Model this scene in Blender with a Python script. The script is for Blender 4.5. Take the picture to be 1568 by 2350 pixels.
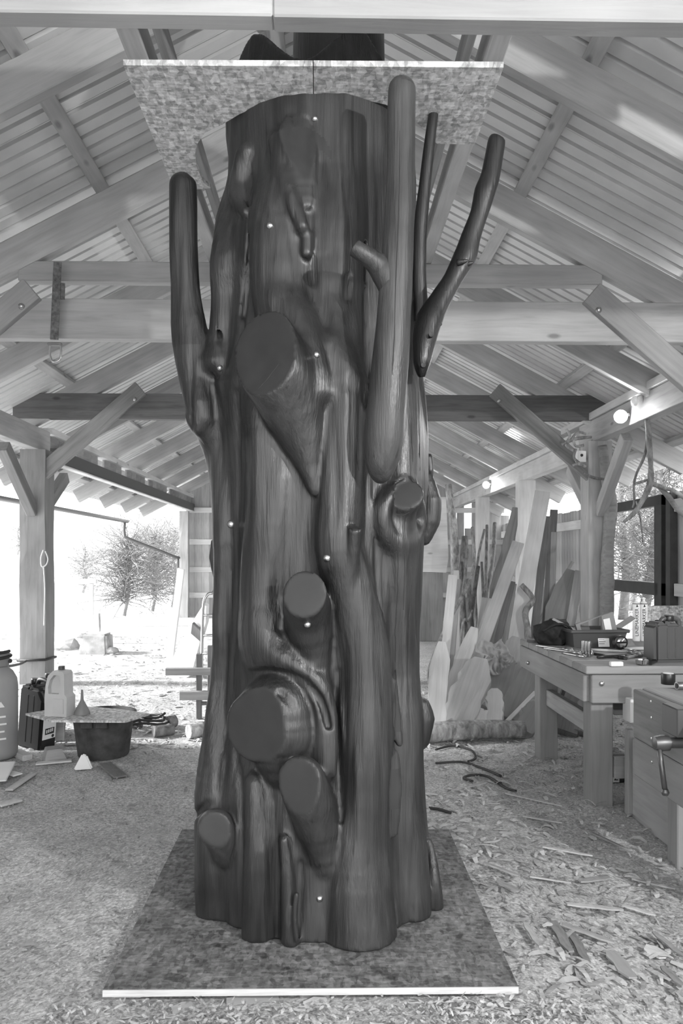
import bpy, bmesh, math, random
import numpy as np
from mathutils import Vector, Matrix, noise as mnoise

for o in list(bpy.data.objects):
    bpy.data.objects.remove(o)
S = bpy.context.scene
COL = S.collection
R = random.Random(7)

# ------------------------------------------------------------------ camera
FPX, CX, HY, CAMZ, YAW = 1700.0, 784.0, 1280.0, 1.38, 0.02
cam = bpy.data.cameras.new('camera')
cam.sensor_fit = 'VERTICAL'; cam.sensor_height = 36.0; cam.sensor_width = 24.0
cam.lens = FPX / 2350.0 * 36.0
cam.shift_y = (HY - 1175.0) / 2350.0
cam.clip_start = 0.05; cam.clip_end = 300
camo = bpy.data.objects.new('camera', cam); COL.objects.link(camo)
camo.location = (0, 0, CAMZ); camo.rotation_euler = (math.pi / 2, 0, -YAW)
S.camera = camo

# ------------------------------------------------------------------ world, sun, exposure
w = bpy.data.worlds.new('overcast'); S.world = w; w.use_nodes = True
bg = w.node_tree.nodes['Background']
bg.inputs[0].default_value = (1, 1, 1, 1); bg.inputs[1].default_value = 1.9
sl = bpy.data.lights.new('sun', 'SUN'); sl.energy = 4.5; sl.angle = math.radians(6)
so = bpy.data.objects.new('sun', sl); COL.objects.link(so)
so.rotation_euler = Vector((1.0, -0.03, -0.47)).to_track_quat('-Z', 'Y').to_euler()
so.location = (-20, 8, 10)
S.view_settings.view_transform = 'Standard'; S.view_settings.look = 'None'
S.view_settings.gamma = 1.0; S.view_settings.use_curve_mapping = False
S.view_settings.exposure = 1.25

# ------------------------------------------------------------------ helpers
CA, SA = math.cos(YAW), math.sin(YAW)
def ray(px, py):
    u = (px - CX) / FPX; v = (HY - py) / FPX
    return Vector((u * CA + SA, CA - u * SA, v))
def P(px, py, Y):
    d = ray(px, py); k = Y / d.y
    return Vector((d.x * k, Y, CAMZ + d.z * k))
def G(px, py, z=0.0):
    d = ray(px, py); k = (z - CAMZ) / d.z
    return Vector((d.x * k, d.y * k, z))
def PX(px, py, x):
    d = ray(px, py); k = x / d.x
    return Vector((x, d.y * k, CAMZ + d.z * k))

def fz(x, y):
    """height of the wood chip floor"""
    dx = max(abs(x + 0.09) - 0.62, 0); dy = max(abs(y - 2.6) - 0.62, 0)
    m = 0.125 * math.exp(-(dx * dx + dy * dy) / 0.20)
    return m + 0.018 * mnoise.noise((x * 1.3, y * 1.3, 0.3)) + 0.008 * mnoise.noise((x * 5, y * 5, 1.7))

MATW = {}
def link(o, parent=None):
    COL.objects.link(o)
    if parent is not None:
        o.parent = parent
        o.matrix_parent_inverse = MATW.get(parent.name, Matrix.Identity(4)).inverted()
    return o
def setm(o, m):
    o.matrix_world = m; MATW[o.name] = m.copy()
def tag(o, label, cat, group=None, kind=None):
    if label: o['label'] = label
    if cat: o['category'] = cat
    if group: o['group'] = group
    if kind: o['kind'] = kind
    return o
def empty(name, loc, label=None, cat=None, group=None, kind=None):
    o = bpy.data.objects.new(name, None); COL.objects.link(o)
    o.empty_display_size = 0.1
    o.location = loc; MATW[o.name] = Matrix.Translation(loc)
    return tag(o, label, cat, group, kind)
def mkobj(name, me, mat, parent=None, m=None, smooth=False):
    if mat is not None and not me.materials: me.materials.append(mat)
    if smooth:
        me.polygons.foreach_set('use_smooth', [True] * len(me.polygons))
    o = bpy.data.objects.new(name, me)
    mm = m if m is not None else Matrix.Identity(4)
    COL.objects.link(o)
    if parent is not None:
        o.parent = parent
        o.matrix_parent_inverse = Matrix.Identity(4)
        o.matrix_basis = MATW.get(parent.name, Matrix.Identity(4)).inverted() @ mm
    else:
        o.matrix_basis = mm
    MATW[o.name] = mm.copy()
    return o
def from_data(name, v, f):
    me = bpy.data.meshes.new(name); me.from_pydata([tuple(a) for a in v], [], f); me.update(); return me
def bm_mesh(name, bm):
    me = bpy.data.meshes.new(name); bm.to_mesh(me); bm.free(); return me
def frame(A, B, up):
    A = Vector(A); B = Vector(B); x = (B - A).normalized(); z = Vector(up)
    z = (z - x * z.dot(x)).normalized(); y = z.cross(x)
    m = Matrix((x, y, z)).transposed().to_4x4(); m.translation = A
    return m, (B - A).length
def box_mesh(name, sx, sy, sz, bev=0.004, o=(0, 0, 0)):
    """box from o to o+size"""
    bm = bmesh.new(); bmesh.ops.create_cube(bm, size=1.0)
    for v in bm.verts:
        v.co = Vector(((v.co.x + .5) * sx + o[0], (v.co.y + .5) * sy + o[1], (v.co.z + .5) * sz + o[2]))
    if bev > 0:
        bmesh.ops.bevel(bm, geom=bm.edges[:], offset=min(bev, .45 * min(sx, sy, sz)), segments=1, affect='EDGES')
    return bm_mesh(name, bm)
def beam(name, A, B, w, h, mat, parent=None, up=(0, 0, 1), bev=0.005):
    m, L = frame(A, B, up)
    return mkobj(name, box_mesh(name, L, w, h, bev, (0, -w / 2, -h / 2)), mat, parent, m)
def box(name, c, size, mat, parent=None, rz=0.0, bev=0.004, rx=0.0, ry=0.0):
    """box standing on c (centre of its base)"""
    m = Matrix.Translation(c) @ Matrix.Rotation(rz, 4, 'Z') @ Matrix.Rotation(ry, 4, 'Y') @ Matrix.Rotation(rx, 4, 'X')
    return mkobj(name, box_mesh(name, size[0], size[1], size[2], bev, (-size[0] / 2, -size[1] / 2, 0)), mat, parent, m)
def tube_data(pts, rad, seg=10, cap=True, nz=0.0, seed=0, round_end=0.0):
    pts = [Vector(p) for p in pts]; n = len(pts)
    v, f = [], []
    t0 = (pts[1] - pts[0]).normalized()
    ref = Vector((0, 0, 1)) if abs(t0.z) < .9 else Vector((1, 0, 0))
    nrm = (ref - t0 * ref.dot(t0)).normalized()
    for i, p in enumerate(pts):
        t = (pts[min(i + 1, n - 1)] - pts[max(i - 1, 0)]).normalized()
        nrm = (nrm - t * nrm.dot(t)).normalized(); b = t.cross(nrm)
        for k in range(seg):
            a = 2 * math.pi * k / seg
            d = nrm * math.cos(a) + b * math.sin(a)
            r = rad[i]
            if nz:
                q = p + d * r
                r *= 1 + nz * mnoise.noise((q.x * 9 + seed, q.y * 9, q.z * 9))
            v.append(p + d * r)
    for i in range(n - 1):
        for k in range(seg):
            a = i * seg + k; b2 = i * seg + (k + 1) % seg
            f.append((a, b2, b2 + seg, a + seg))
    if cap:
        f.append(tuple(range(seg - 1, -1, -1))); f.append(tuple(range((n - 1) * seg, n * seg)))
    return v, f
def smooth_path(pts, rad, sub=5):
    out, orad = [], []; n = len(pts); pts = [Vector(p) for p in pts]
    for i in range(n - 1):
        p0, p1, p2, p3 = pts[max(i - 1, 0)], pts[i], pts[i + 1], pts[min(i + 2, n - 1)]
        for k in range(sub):
            t = k / sub
            out.append(.5 * ((2 * p1) + (p2 - p0) * t + (2 * p0 - 5 * p1 + 4 * p2 - p3) * t * t + (3 * p1 - p0 - 3 * p2 + p3) * t ** 3))
            orad.append(rad[i] * (1 - t) + rad[i + 1] * t)
    out.append(pts[-1]); orad.append(rad[-1])
    return out, orad
def tube(name, pts, rad, mat, parent=None, seg=10, sub=5, nz=0.0, seed=0, smooth=True):
    if not isinstance(rad, (list, tuple)): rad = [rad] * len(pts)
    if sub > 1 and len(pts) > 2: pts, rad = smooth_path(pts, rad, sub)
    O = Vector(pts[0])
    v, f = tube_data([Vector(p) - O for p in pts], rad, seg, True, nz, seed)
    me = from_data(name, v, f)
    o = mkobj(name, me, mat, parent, Matrix.Translation(O), False)
    if smooth:
        for p in me.polygons: p.use_smooth = len(p.vertices) == 4
    return o
def lathe(name, prof, mat, parent=None, m=None, seg=24):
    """prof: list of (r, z)"""
    v, f = [], []
    for r, z in prof:
        for k in range(seg):
            a = 2 * math.pi * k / seg; v.append((r * math.cos(a), r * math.sin(a), z))
    n = len(prof)
    for i in range(n - 1):
        for k in range(seg):
            a = i * seg + k; b = i * seg + (k + 1) % seg
            f.append((a, b, b + seg, a + seg))
    f.append(tuple(range(seg - 1, -1, -1))); f.append(tuple(range((n - 1) * seg, n * seg)))
    me = from_data(name, v, f)
    o = mkobj(name, me, mat, parent, m)
    for p in me.polygons: p.use_smooth = len(p.vertices) == 4
    try: me.set_sharp_from_angle(angle=math.radians(40))
    except Exception: pass
    return o
def prism(name, poly, t, mat, parent=None, m=None, bev=0.0):
    """polygon in local XY, extruded z 0..t"""
    bm = bmesh.new()
    vs = [bm.verts.new((p[0], p[1], 0)) for p in poly]
    fc = bm.faces.new(vs)
    ext = bmesh.ops.extrude_face_region(bm, geom=[fc])
    for e in ext['geom']:
        if isinstance(e, bmesh.types.BMVert): e.co.z += t
    bmesh.ops.recalc_face_normals(bm, faces=bm.faces[:])
    if bev: bmesh.ops.bevel(bm, geom=bm.edges[:], offset=bev, segments=2, affect='EDGES')
    return mkobj(name, bm_mesh(name, bm), mat, parent, m)
def text(name, body, size, mat, parent, m, ext=0.0006):
    c = bpy.data.curves.new(name, 'FONT'); c.body = body; c.size = size; c.extrude = ext
    c.align_x = 'CENTER'; c.align_y = 'CENTER'
    t = bpy.data.objects.new(name + '_tmp', c); COL.objects.link(t)
    dg = bpy.context.evaluated_depsgraph_get(); me = bpy.data.meshes.new_from_object(t.evaluated_get(dg))
    bpy.data.objects.remove(t); me.materials.clear()
    return mkobj(name, me, mat, parent, m)

# ------------------------------------------------------------------ materials
def nodes(name):
    m = bpy.data.materials.new(name); m.use_nodes = True
    nt = m.node_tree; b = nt.nodes['Principled BSDF']
    return m, nt, b
def g4(v): return (v, v, v, 1)
def N(nt, t, **kw):
    n = nt.nodes.new(t)
    for k, v in kw.items(): setattr(n, k, v)
    return n
def ramp(nt, fac, stops):
    r = N(nt, 'ShaderNodeValToRGB'); e = r.color_ramp.elements
    while len(e) < len(stops): e.new(.5)
    for el, (p, v) in zip(e, stops): el.position = p; el.color = g4(v)
    nt.links.new(fac, r.inputs[0]); return r.outputs[0]
def coord(nt, scale, kind='Object'):
    tc = N(nt, 'ShaderNodeTexCoord'); mp = N(nt, 'ShaderNodeMapping')
    mp.inputs['Scale'].default_value = scale
    nt.links.new(tc.outputs[kind], mp.inputs[0]); return mp.outputs[0]
def noise_tex(nt, vec, sc, det=4, rough=.55, dist=0.0):
    n = N(nt, 'ShaderNodeTexNoise'); n.inputs['Scale'].default_value = sc
    n.inputs['Detail'].default_value = det; n.inputs['Roughness'].default_value = rough
    n.inputs['Distortion'].default_value = dist
    nt.links.new(vec, n.inputs['Vector']); return n.outputs['Fac']
def mul(nt, a, b, mode='MULTIPLY', fac=1.0):
    n = N(nt, 'ShaderNodeMixRGB', blend_type=mode); n.inputs[0].default_value = fac
    nt.links.new(a, n.inputs[1])
    if isinstance(b, float): n.inputs[2].default_value = g4(b)
    else: nt.links.new(b, n.inputs[2])
    return n.outputs[0]
def bump(nt, b, h, st=.3, dist=.01):
    n = N(nt, 'ShaderNodeBump'); n.inputs['Strength'].default_value = st; n.inputs['Distance'].default_value = dist
    nt.links.new(h, n.inputs['Height']); nt.links.new(n.outputs[0], b.inputs['Normal'])
def plain(name, v, rough=.5, metal=0.0, spec=.5, var=.0, sc=20):
    m, nt, b = nodes(name)
    b.inputs['Base Color'].default_value = g4(v); b.inputs['Roughness'].default_value = rough
    b.inputs['Metallic'].default_value = metal; b.inputs['Specular IOR Level'].default_value = spec
    if var:
        f = noise_tex(nt, coord(nt, (1, 1, 1)), sc, 5)
        nt.links.new(ramp(nt, f, [(.25, v * (1 - var)), (.75, min(1, v * (1 + var)))]), b.inputs['Base Color'])
    return m
def wood(name, v, con=.35, rough=.65, gs=(1.3, 16, 16), knots=True, rnd=.25, st=.25, spec=.3):
    m, nt, b = nodes(name)
    vec = coord(nt, gs)
    f = noise_tex(nt, vec, 1.6, 5, .6, .6)
    c = ramp(nt, f, [(.22, v * (1 - con)), (.5, v), (.8, min(.95, v * (1 + con * .7)))])
    f2 = noise_tex(nt, coord(nt, (1, 1.6, 1.6)), 1.7, 2)
    c = mul(nt, c, ramp(nt, f2, [(.3, .8), (.7, 1.12)]))
    if knots:
        vo = N(nt, 'ShaderNodeTexVoronoi'); vo.inputs['Scale'].default_value = 1.0
        nt.links.new(coord(nt, (2.2, 5.5, 5.5)), vo.inputs['Vector'])
        c = mul(nt, c, ramp(nt, vo.outputs['Distance'], [(.06, .55), (.13, 1.0)]))
    if rnd:
        oi = N(nt, 'ShaderNodeObjectInfo')
        c = mul(nt, c, ramp(nt, oi.outputs['Random'], [(0, 1 - rnd), (1, 1 + rnd * .5)]))
    nt.links.new(c, b.inputs['Base Color']); b.inputs['Roughness'].default_value = rough
    b.inputs['Specular IOR Level'].default_value = spec
    bump(nt, b, f, st, .004)
    return m
def bark_mat(name, v):
    m, nt, b = nodes(name)
    f = noise_tex(nt, coord(nt, (14, 14, 5)), 1.6, 6, .65, .3)
    c = ramp(nt, f, [(.3, v * .35), (.55, v), (.75, v * 1.7)])
    oi = N(nt, 'ShaderNodeObjectInfo')
    c = mul(nt, c, ramp(nt, oi.outputs['Random'], [(0, .65), (1, 1.15)]))
    nt.links.new(c, b.inputs['Base Color']); b.inputs['Roughness'].default_value = .85
    bump(nt, b, f, .7, .01); return m
def osb_mat(name, lo, hi, stain=False):
    m, nt, b = nodes(name)
    cs = []
    for i, s in enumerate(((60, 20, 20), (18, 64, 20), (38, 36, 20))):
        vo = N(nt, 'ShaderNodeTexVoronoi'); vo.inputs['Scale'].default_value = 1.6
        tc = N(nt, 'ShaderNodeTexCoord'); mp = N(nt, 'ShaderNodeMapping')
        mp.inputs['Scale'].default_value = s; mp.inputs['Rotation'].default_value = (0, 0, .5 + i * .9)
        nt.links.new(tc.outputs['Object'], mp.inputs[0]); nt.links.new(mp.outputs[0], vo.inputs['Vector'])
        cs.append(vo.outputs['Color'])
    c = mul(nt, mul(nt, cs[0], cs[1], 'MIX', .5), cs[2], 'MIX', .4)
    bw = N(nt, 'ShaderNodeRGBToBW'); nt.links.new(c, bw.inputs[0])
    c = ramp(nt, bw.outputs[0], [(.25, lo), (.5, (lo + hi) / 2), (.75, hi)])
    f = noise_tex(nt, coord(nt, (1, 1, 1)), 60, 4)
    c = mul(nt, c, ramp(nt, f, [(.3, .8), (.7, 1.1)]))
    if stain:
        f = noise_tex(nt, coord(nt, (1, 1, 1)), 5.5, 6, .6)
        c = mul(nt, c, ramp(nt, f, [(.3, .45), (.52, .85), (.7, 1.15)]))
        f = noise_tex(nt, coord(nt, (1, 1, 1)), 24, 2, .4)
        c = mul(nt, c, ramp(nt, f, [(.28, .45), (.36, 1.0)]))
    nt.links.new(c, b.inputs['Base Color']); b.inputs['Roughness'].default_value = .75
    bump(nt, b, bw.outputs[0], .25, .003); return m
def trunk_mat(name, v, rough=.42):
    m, nt, b = nodes(name)
    vec = coord(nt, (22, 22, 1.6))
    f = noise_tex(nt, vec, 1.8, 6, .6, .5)
    c = ramp(nt, f, [(.25, v * .6), (.5, v), (.78, v * 1.55)])
    f2 = noise_tex(nt, coord(nt, (2.4, 2.4, 1.3)), 2.0, 3)
    c = mul(nt, c, ramp(nt, f2, [(.32, .5), (.5, .95), (.68, 1.55)]))
    f3 = noise_tex(nt, coord(nt, (60, 60, 1.3)), 1.2, 2, .5, .2)
    c = mul(nt, c, ramp(nt, f3, [(.30, .5), (.36, 1.0)]))
    nt.links.new(c, b.inputs['Base Color'])
    rr = ramp(nt, f2, [(.3, rough * .8), (.7, rough * 1.3)]); nt.links.new(rr, b.inputs['Roughness'])
    b.inputs['Specular IOR Level'].default_value = .55
    f4 = noise_tex(nt, coord(nt, (90, 90, 5)), 1.5, 4, .6, .3)
    bump(nt, b, mul(nt, f, f4, 'MIX', .45), .55, .008); return m
def chip_floor_mat(name, v):
    m, nt, b = nodes(name)
    vec = coord(nt, (1, 1, 1))
    f = noise_tex(nt, vec, 55, 6, .7)
    f2 = noise_tex(nt, vec, 2.3, 4)
    vo = N(nt, 'ShaderNodeTexVoronoi'); vo.inputs['Scale'].default_value = 120; nt.links.new(vec, vo.inputs['Vector'])
    bw = N(nt, 'ShaderNodeRGBToBW'); nt.links.new(vo.outputs['Color'], bw.inputs[0])
    c = ramp(nt, f, [(.3, v * .55), (.5, v), (.7, v * 1.35)])
    c = mul(nt, c, ramp(nt, bw.outputs[0], [(.2, .7), (.8, 1.2)]))
    c = mul(nt, c, ramp(nt, f2, [(.3, .82), (.7, 1.12)]))
    nt.links.new(c, b.inputs['Base Color']); b.inputs['Roughness'].default_value = .9
    bump(nt, b, f, .6, .012); return m
def emis(name, v, st):
    m, nt, b = nodes(name)
    b.inputs['Base Color'].default_value = g4(v); b.inputs['Emission Color'].default_value = (1, 1, 1, 1)
    b.inputs['Emission Strength'].default_value = st; return m

M = dict(
    pine=wood('pine', .50, .22, .7), pine_lt=wood('pine_light', .62, .15, .65, rnd=.12),
    tiepine=wood('tie_pine', .36, .16, .7, (1.5, 20, 20)),
    postwood=wood('post_wood', .21, .25, .75), benchwood=wood('bench_wood', .27, .2, .7, knots=False, rnd=.15),
    oldwood=wood('old_wood', .30, .35, .75), darkwood=wood('dark_wood', .16, .4, .75),
    board=wood('sawn_board', .42, .3, .75), slab=wood('slab_wood', .60, .22, .7, rnd=.3),
    slabgrey=wood('grey_slab', .33, .2, .75, knots=False, rnd=.2),
    bark=bark_mat('bark', .20), stick=bark_mat('stick_bark', .32),
    sheet=plain('galvanised_sheet', .72, .38, .05, .5, .10, 3),
    osb=osb_mat('osb', .28, .85), osbs=osb_mat('osb_stained', .08, .28, True), osbe=wood('osb_edge', .6, .3, .8, (3, 30, 60), False),
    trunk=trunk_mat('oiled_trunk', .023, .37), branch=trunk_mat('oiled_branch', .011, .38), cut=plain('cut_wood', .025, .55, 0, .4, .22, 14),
    pale=trunk_mat('pale_stem', .042, .46),
    floor=chip_floor_mat('wood_chip_floor', .50), ground=chip_floor_mat('outside_ground', .62),
    chip=wood('chip', .50, .3, .85, (20, 60, 60), False, .4), barkchip=wood('bark_chip', .26, .4, .9, (10, 40, 40), False, .4),
    iron=plain('dark_iron', .13, .42, .7), steel=plain('steel', .35, .35, .9), zinc=plain('zinc', .55, .3, 1.0), rust=plain('rusty_steel', .18, .75, .3, .5, .6, 40),
    black=plain('black_plastic', .018, .35), dkgrey=plain('dark_grey_plastic', .075, .4), grey=plain('grey_plastic', .22, .5),
    bluegrey=plain('drum_paint', .30, .45, 0, .5, .08, 6), white=plain('white_plastic', .8, .4), offwhite=plain('milky_plastic', .55, .45, 0, .5, .08, 9),
    rubber=plain('black_rubber', .025, .6), cloth=plain('dark_cloth', .02, .8, 0, .3, .5, 30), paper=plain('paper', .85, .7),
    ink=plain('ink', .02, .6), concrete=plain('bucket_rubber', .07, .8, 0, .3, .5, 14), tarp=plain('tarpaulin', .35, .6, 0, .5, .3, 12),
    gutter=plain('gutter_paint', .12, .4), paint_dark=plain('dark_frame_paint', .045, .5, 0, .4, .3, 8), steelbeam=plain('painted_steel_beam', .09, .45),
    stone=plain('stone', .5, .8, 0, .3, .5, 6), bushtwig=plain('bush_twig', .24, .9, 0, .3, .4, 10), twig=plain('twig_bark', .16, .9, 0, .3, .4, 10), lens=emis('lamp_lens', .9, 30.0),
    glassy=plain('chrome', .7, .12, 1.0), snow=plain('pale_log', .8, .8),
)

# ------------------------------------------------------------------ the building
XC = -0.10; SL = 0.53                       # ridge x and roof slope
RZ = CAMZ + 3.10                            # rafter underside at the ridge
def raf_z(x): return RZ - SL * abs(x - XC)
Y0, Y1 = -2.6, 17.6
EAVE = 4.30
cosr = 1 / math.sqrt(1 + SL * SL)

# floor
NX, NY = 150, 300
vs, fs = [], []
xs = np.linspace(-4.6, 4.6, NX); ys = np.linspace(Y0, Y1, NY)
for y in ys:
    for x in xs: vs.append((x, y, fz(x, y)))
for j in range(NY - 1):
    for i in range(NX - 1):
        a = j * NX + i; fs.append((a, a + 1, a + NX + 1, a + NX))
fl = mkobj('floor', from_data('floor', vs, fs), M['floor'], smooth=True)
tag(fl, 'barn floor covered with trodden wood chips and sawdust', None, None, 'structure')
# outside ground, a bank rising behind on the left
vs, fs = [], []
n = 90
for j in range(n):
    for i in range(n):
        x = -46 + 92 * i / (n - 1); y = -20 + 82 * j / (n - 1)
        z = -.05 + (0 if -4.6 < x < 4.6 and -3 < y < 18 else .05 * mnoise.noise((x * .7, y * .7, 3)))
        if x < -7 or y > 24: z += .10 * max(0, -7 - x) ** 1.1 + .10 * max(0, y - 24)
        vs.append((x, y, z))
for j in range(n - 1):
    for i in range(n - 1):
        a = j * n + i; fs.append((a, a + 1, a + n + 1, a + n))
gr = mkobj('ground', from_data('ground', vs, fs), M['ground'], smooth=True)
tag(gr, 'pale bright yard outside the open side of the barn', None, None, 'structure')

# roof: corrugated sheets laid over purlins
ceil = empty('ceiling', (XC, 0, RZ), 'underside of the corrugated metal barn roof', None, None, 'structure')
RS = RZ + .25 + .075
def sheet_mesh():
    pit, wd = .125, 1.0
    prof = []
    k = int(round(wd / pit))
    for i in range(k):
        y = i * pit
        prof += [(y, 0), (y + .090, 0), (y + .097, .038), (y + .118, .038)]
    prof.append((wd + .012, -.002))
    v, f = [], []
    Ln = (EAVE + .05) / cosr
    for (y, z) in prof: v += [(0, y, z), (Ln, y, z)]
    for i in range(len(prof) - 1): f.append((2 * i, 2 * i + 1, 2 * i + 3, 2 * i + 2))
    return from_data('roof_sheet', v, f)
shm = sheet_mesh(); shm.materials.append(M['sheet'])
for side in (-1, 1):
    ang = math.atan(SL)
    for i in range(20):
        y = Y0 + .05 + i * 1.0
        if side > 0:
            m = Matrix.Translation((XC, y, RS)) @ Matrix.Rotation(ang, 4, 'Y')
        else:
            m = Matrix.Translation((XC, y + 1.0, RS)) @ Matrix.Rotation(math.pi, 4, 'Z') @ Matrix.Rotation(ang, 4, 'Y')
        mkobj('roof_sheet', shm, None, ceil, m)
    for d in (.22, 1.48, 2.74, 3.95):
        x = XC + side * d; z = RS - SL * d - .045
        beam('purlin', (x, Y0 + .05, z), (x, Y1 - .1, z), .10, .065, M['pine'], ceil, up=(side * SL, 0, 1))

for side in (-1, 1):
    beam('ridge_cap', (XC + side * .09, Y0, RS + .02), (XC + side * .09, Y1, RS + .02), .24, .006, M['sheet'], ceil, up=(side * SL, 0, 1), bev=0)
# trusses and rafters
def rafter(side, y, parent, t=.07, mat='pine'):
    a = Vector((XC + side * .06, y, RZ + .125 - SL * .06)); b = Vector((XC + side * (EAVE - .16), y, RZ + .125 - SL * (EAVE - .16)))
    return beam('rafter', a, b, t, .222, M[mat], parent, up=(0, 0, 1))
ZT = CAMZ + 1.53
def truss(y, collar, lab, braces=True, tiemat='pine', split=False, pl=-3.2, pr=3.02):
    t = empty('roof_truss', (XC, y, ZT), lab, 'roof truss')
    for s in (-1, 1): rafter(s, y + (.06 if split else 0), t, .075)
    x0, x1 = pl - .25, pr + .25
    if split:
        xs_ = P(628, 30, y).x
        beam('tie_beam', (x0, y, ZT + .14), (xs_, y, ZT + .14), .066, .28, M['tiepine'], t)
        beam('tie_beam', (xs_, y, ZT + .137), (x1, y, ZT + .137), .070, .28, M['tiepine'], t)
    else:
        beam('tie_beam', (x0, y, ZT + .14), (x1, y, ZT + .14), .09, .28, M[tiemat], t)
    if collar:
        beam('collar_beam', (XC - 2.06, y + .02, CAMZ + 2.01), (XC + 2.06, y + .02, CAMZ + 2.01), .09, .14, M['pine'], t)
    if braces:
        for s, px_ in ((-1, pl), (1, pr)):
            b = beam('knee_brace', (px_, y - .07, CAMZ + .86), (px_ - s * 1.16, y - .07, CAMZ + 1.86), .07, .17, M['oldwood' if y > 7 else 'pine'], t)
    for s in (-1, 1):                        # bolts through the braces
        q = Vector((XC + s * 2.0, y - .11, ZT + .2))
        lathe('bolt', [(.0, .02), (.012, .018), (.02, .01), (.022, 0)][::-1], M['zinc'], t,
              Matrix.Translation(q) @ Matrix.Rotation(math.pi / 2, 4, 'X'), 10)
    return t
truss(2.125, True, 'pale sawn roof truss with spliced tie beam crossing directly over the trunk', False, split=True)
truss(5.25, True, 'roof truss with pale tie beam, collar beam above it and the hanging steel strap')
truss(8.25, False, 'roof truss with dark tie beam and knee braces to the two timber posts', tiemat='darkwood')
for y in (-1.95, -.5, .95, 3.85, 6.75, 9.72, 11.17, 12.62, 14.07, 15.5, 17.0):
    for s in (-1, 1): rafter(s, y, ceil)
for s, lab in ((-1, 'long square timber lying on the collar beams on the yard side of the trunk'), (1, 'long square timber lying on the collar beams on the workbench side of the trunk')):
    x = XC + (.80 if s > 0 else -.69)
    tag(beam('longitudinal_timber', (x, 1.9, CAMZ + 2.15), (x, 5.6, CAMZ + 2.15), .085, .13, M['pine']), lab, 'timber')
    tag(beam('longitudinal_timber', (x - s * .12, 1.9, CAMZ + 2.13), (x - s * .12, 5.5, CAMZ + 2.13), .04, .09, M['oldwood']),
        'thin lath lying beside the long timber on the collar beams, ' + ('yard side' if s < 0 else 'workbench side'), 'timber')

# wall plates
XL, XR = -3.2, 3.02
p = tag(beam('eaves_beam', (XL, Y0, CAMZ + 1.30), (XL, 8.45, CAMZ + 1.30), .14, .24, M['pine']), 'heavy eaves beam over the drum and jerrycans, ending on the post by the yard', 'beam')
p = empty('eaves_beam', (XL, 8.5, CAMZ + 1.2), 'eaves beam with dark steel channel over the wide open side of the barn', 'beam')
beam('top_strip', (XL, 8.5, CAMZ + 1.44), (XL, 17.5, CAMZ + 1.44), .16, .075, M['pine_lt'], p)
for i in range(30):
    if i in (2, 6, 10, 15, 21): continue
    y = 8.6 + i * .297
    beam('infill_board', (XL, y, CAMZ + 1.33), (XL, y + .29, CAMZ + 1.33), .03, .16, M['board'], p)
beam('steel_channel', (XL + .02, 8.6, CAMZ + 1.18), (XL + .02, 17.5, CAMZ + 1.18), .14, .16, M['steelbeam'], p)
beam('lip', (XL + .06, 8.6, CAMZ + 1.085), (XL + .06, 17.5, CAMZ + 1.085), .10, .02, M['pine_lt'], p)
p = empty('eaves_beam', (XR, Y0, CAMZ + 1.3), 'heavy eaves beam above the workbench carrying the big bright flood lamp', 'beam')
beam('beam', (XR, Y0, CAMZ + 1.41), (XR, 8.6, CAMZ + 1.41), .14, .24, M['pine'], p)
beam('top_strip', (XR - .01, Y0, CAMZ + 1.575), (XR - .01, 9.2, CAMZ + 1.575), .17, .08, M['pine_lt'], p)
p = empty('eaves_beam', (XR, 8.6, CAMZ + 1.2), 'eaves beam above the leaning timber carrying the small lamp', 'beam')
beam('beam', (XR, 8.6, CAMZ + 1.28), (XR, 17.3, CAMZ + 1.28), .14, .23, M['pine_lt'], p)
beam('top_strip', (XR - .02, 8.6, CAMZ + 1.435), (XR - .02, 17.3, CAMZ + 1.435), .17, .075, M['pine_lt'], p)

# posts
def post(x, y, wd, ht, mat, lab, brace=True, bs=1):
    t = empty('timber_post', (x, y, 0), lab, 'post')
    n_ = 14
    v = []; f = []
    for i in range(n_ + 1):
        z = ht * i / n_
        for k, (sx, sy) in enumerate(((-1, -1), (-.4, -1.02), (.4, -1.0), (1, -1), (1, 1), (-1, 1))):
            j = .008 * mnoise.noise((x * 3 + k * 5, y, z * 2.3))
            v.append((sx * (wd / 2) + j, sy * (wd / 2) + j, z))
    for i in range(n_):
        for k in range(6):
            a = i * 6 + k; b = i * 6 + (k + 1) % 6; f.append((a, b, b + 6, a + 6))
    f.append((5, 4, 3, 2, 1, 0)); f.append(tuple(n_ * 6 + k for k in range(6)))
    me = from_data('shaft', v, f)
    # local x along the grain
    m = Matrix.Translation((x, y, 0)) @ Matrix(((0, 0, -1, 0), (0, 1, 0, 0), (1, 0, 0, 0), (0, 0, 0, 1)))
    me.transform(Matrix(((0, 0, 1, 0), (0, 1, 0, 0), (-1, 0, 0, 0), (0, 0, 0, 1))))
    mkobj('shaft', me, M[mat], t, m)
    if brace:
        lowp = ht - CAMZ
        beam('plate_brace', (x, y - .12, CAMZ + .50), (x, y - .86, CAMZ + lowp - .075), .10, .13, M[mat], t)
        beam('plate_brace', (x, y + .12, CAMZ + .50), (x, y + .86, CAMZ + lowp - .20), .10, .13, M[mat], t)
    return t
pL = post(XL, 8.25, .275, CAMZ + 1.18, 'postwood', 'square timber post at the yard opening with braces and a hanging rope')
pR = post(XR, 8.25, .26, CAMZ + 1.29, 'pine', 'timber post behind the workbench with a curved natural timber strapped to it')
tube('curved_timber', [(XR + .04, 8.08, 0.02), (XR + .05, 8.06, .9), (XR + .06, 8.05, 1.5), (XR + .09, 8.05, 1.95), (XR + .05, 8.06, 2.25), (XR - .02, 8.0, 2.6)],
     [.09, .08, .065, .07, .06, .05], M['oldwood'], pR, 12, 6, .15)
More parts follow.
